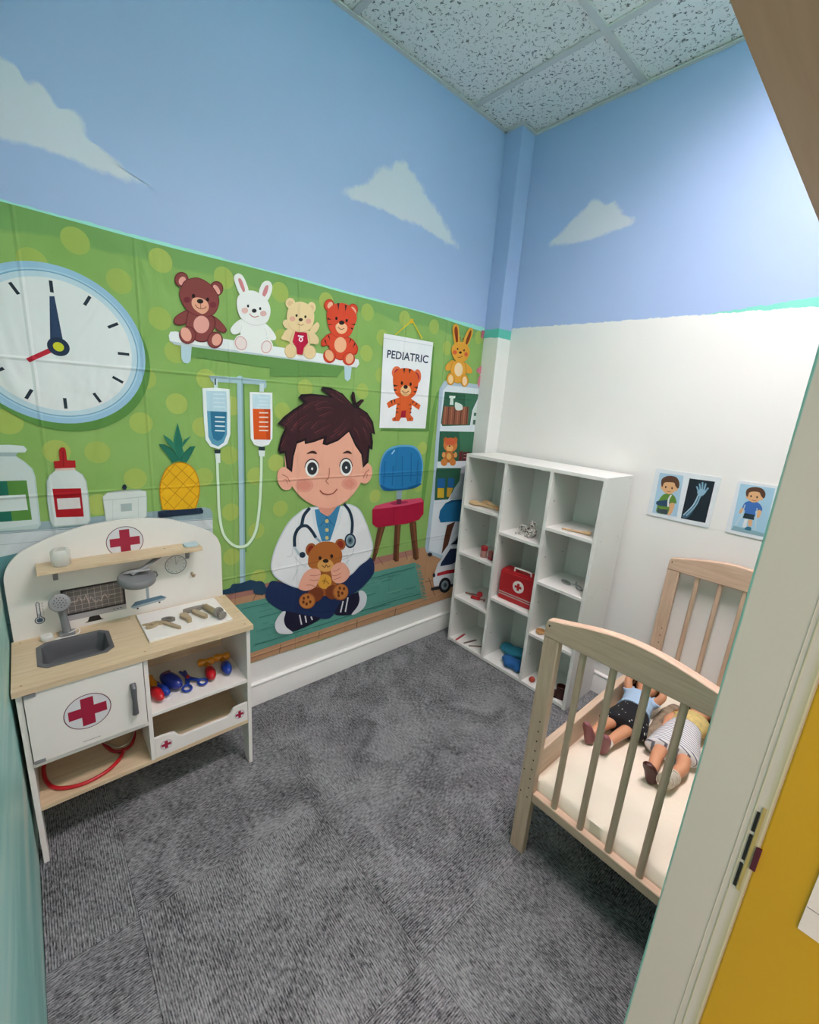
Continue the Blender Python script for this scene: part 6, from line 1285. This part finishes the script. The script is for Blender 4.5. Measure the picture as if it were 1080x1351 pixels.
br = mat('brown_shoe', '#4a211a', 0.45)
shA = shoe((1.283,-0.692,0.272), (-0.12,-0.30,0.93), (0.1,0.93,0.30), 0.064, 0.0205, 0.036)
bnd = sweep([((1.325,-0.640,0.290),(0.018,0.004,0),(0,0.003,0.019)), ((1.322,-0.662,0.288),(0.020,0.004,0),(0,0.003,0.021)), ((1.320,-0.682,0.293),(0.020,0.003,0),(0,-0.012,0.028)), ((1.319,-0.694,0.304),(0.0185,0,0),(0,-0.010,0.030)), ((1.319,-0.702,0.310),(0.012,0,0),(0,-0.006,0.020))], 18)
wraps = MB()
for k in range(4):
    t_ = k/3; c0 = Vector((1.324-0.004*t_, -0.645-0.044*t_, 0.290+0.012*t_)); wraps.tube([c0+Vector((0.0205*math.cos(a), 0.006*math.sin(a+1), 0.0225*math.sin(a))) for a in [j*math.pi/8 for j in range(16)]], 0.0018, 6, closed=True)
bow = MB(); bow.ell((1.322,-0.265,0.352), (0.014,0.010,0.008), (0,0.3,0.3)); bow.ell((1.340,-0.275,0.344), (0.014,0.010,0.008), (0,0.8,-0.3)); bow.ell((1.331,-0.270,0.350), (0.006,0.006,0.006))
band_m = mat('bandage_white', '#ddd6c6', 0.95, var=0.1, scale=60, bump=0.4, bscale=300)
doll('doll in a striped skirt and yellow top with one bandaged foot', J2, [('skirt', sk2, stc), ('shirt', top2, yel), ('sleeve', slA, yel), ('sleeve', slB, yel), ('shoe', shA, br), ('bandage', bnd, band_m), ('bandage_wrap', wraps, band_m), ('hair_bow', bow, mat('bow_red', '#b0202a', 0.5))], mat('black_doll_hair', '#241a18', 0.6, var=0.2, scale=120), (1.29,-0.48,Z0))
# crumpled blanket between the dolls
from mathutils import noise as _ns
v = []; f = []; nx, ny = 18, 30
for top_ in (1, 0):
    for i in range(nx+1):
        for j in range(ny+1):
            u, w = i/nx, j/ny; x = 1.190+0.050*u+0.012*(w-.3)*0.6+0.006*math.sin(w*7); y = -0.545+0.295*w+0.012*math.sin(u*5)
            bulge = (math.sin(math.pi*u)**0.5)*(math.sin(math.pi*min(1, w*1.02))**0.4 if 0 < w < 1 else 0)
            z_ = Z0+0.010+0.030*bulge*(0.75+0.5*_ns.noise(Vector((x*45, y*28, 3)))) + 0.004*_ns.noise(Vector((x*120, y*80, 1)))
            v.append((x, y, z_ if top_ else Z0+0.0035))
o_ = (nx+1)*(ny+1); I_ = lambda i, j: i*(ny+1)+j
for i in range(nx):
    for j in range(ny): f.append((I_(i,j), I_(i+1,j), I_(i+1,j+1), I_(i,j+1))); f.append((o_+I_(i,j), o_+I_(i,j+1), o_+I_(i+1,j+1), o_+I_(i+1,j)))
for i in range(nx): f.append((I_(i,0), o_+I_(i,0), o_+I_(i+1,0), I_(i+1,0))); f.append((I_(i,ny), I_(i+1,ny), o_+I_(i+1,ny), o_+I_(i,ny)))
for j in range(ny): f.append((I_(0,j), I_(0,j+1), o_+I_(0,j+1), o_+I_(0,j))); f.append((I_(nx,j), o_+I_(nx,j), o_+I_(nx,j+1), I_(nx,j+1)))
bl = MB(); bl.add(v, f)
single('doll_blanket', bl, mat('olive_print_cloth', '#a3937a', 0.95, var=0.55, scale=55, bump=0.3, bscale=300), 'crumpled olive-beige cloth tucked between the two dolls', 'blanket', smooth=80)
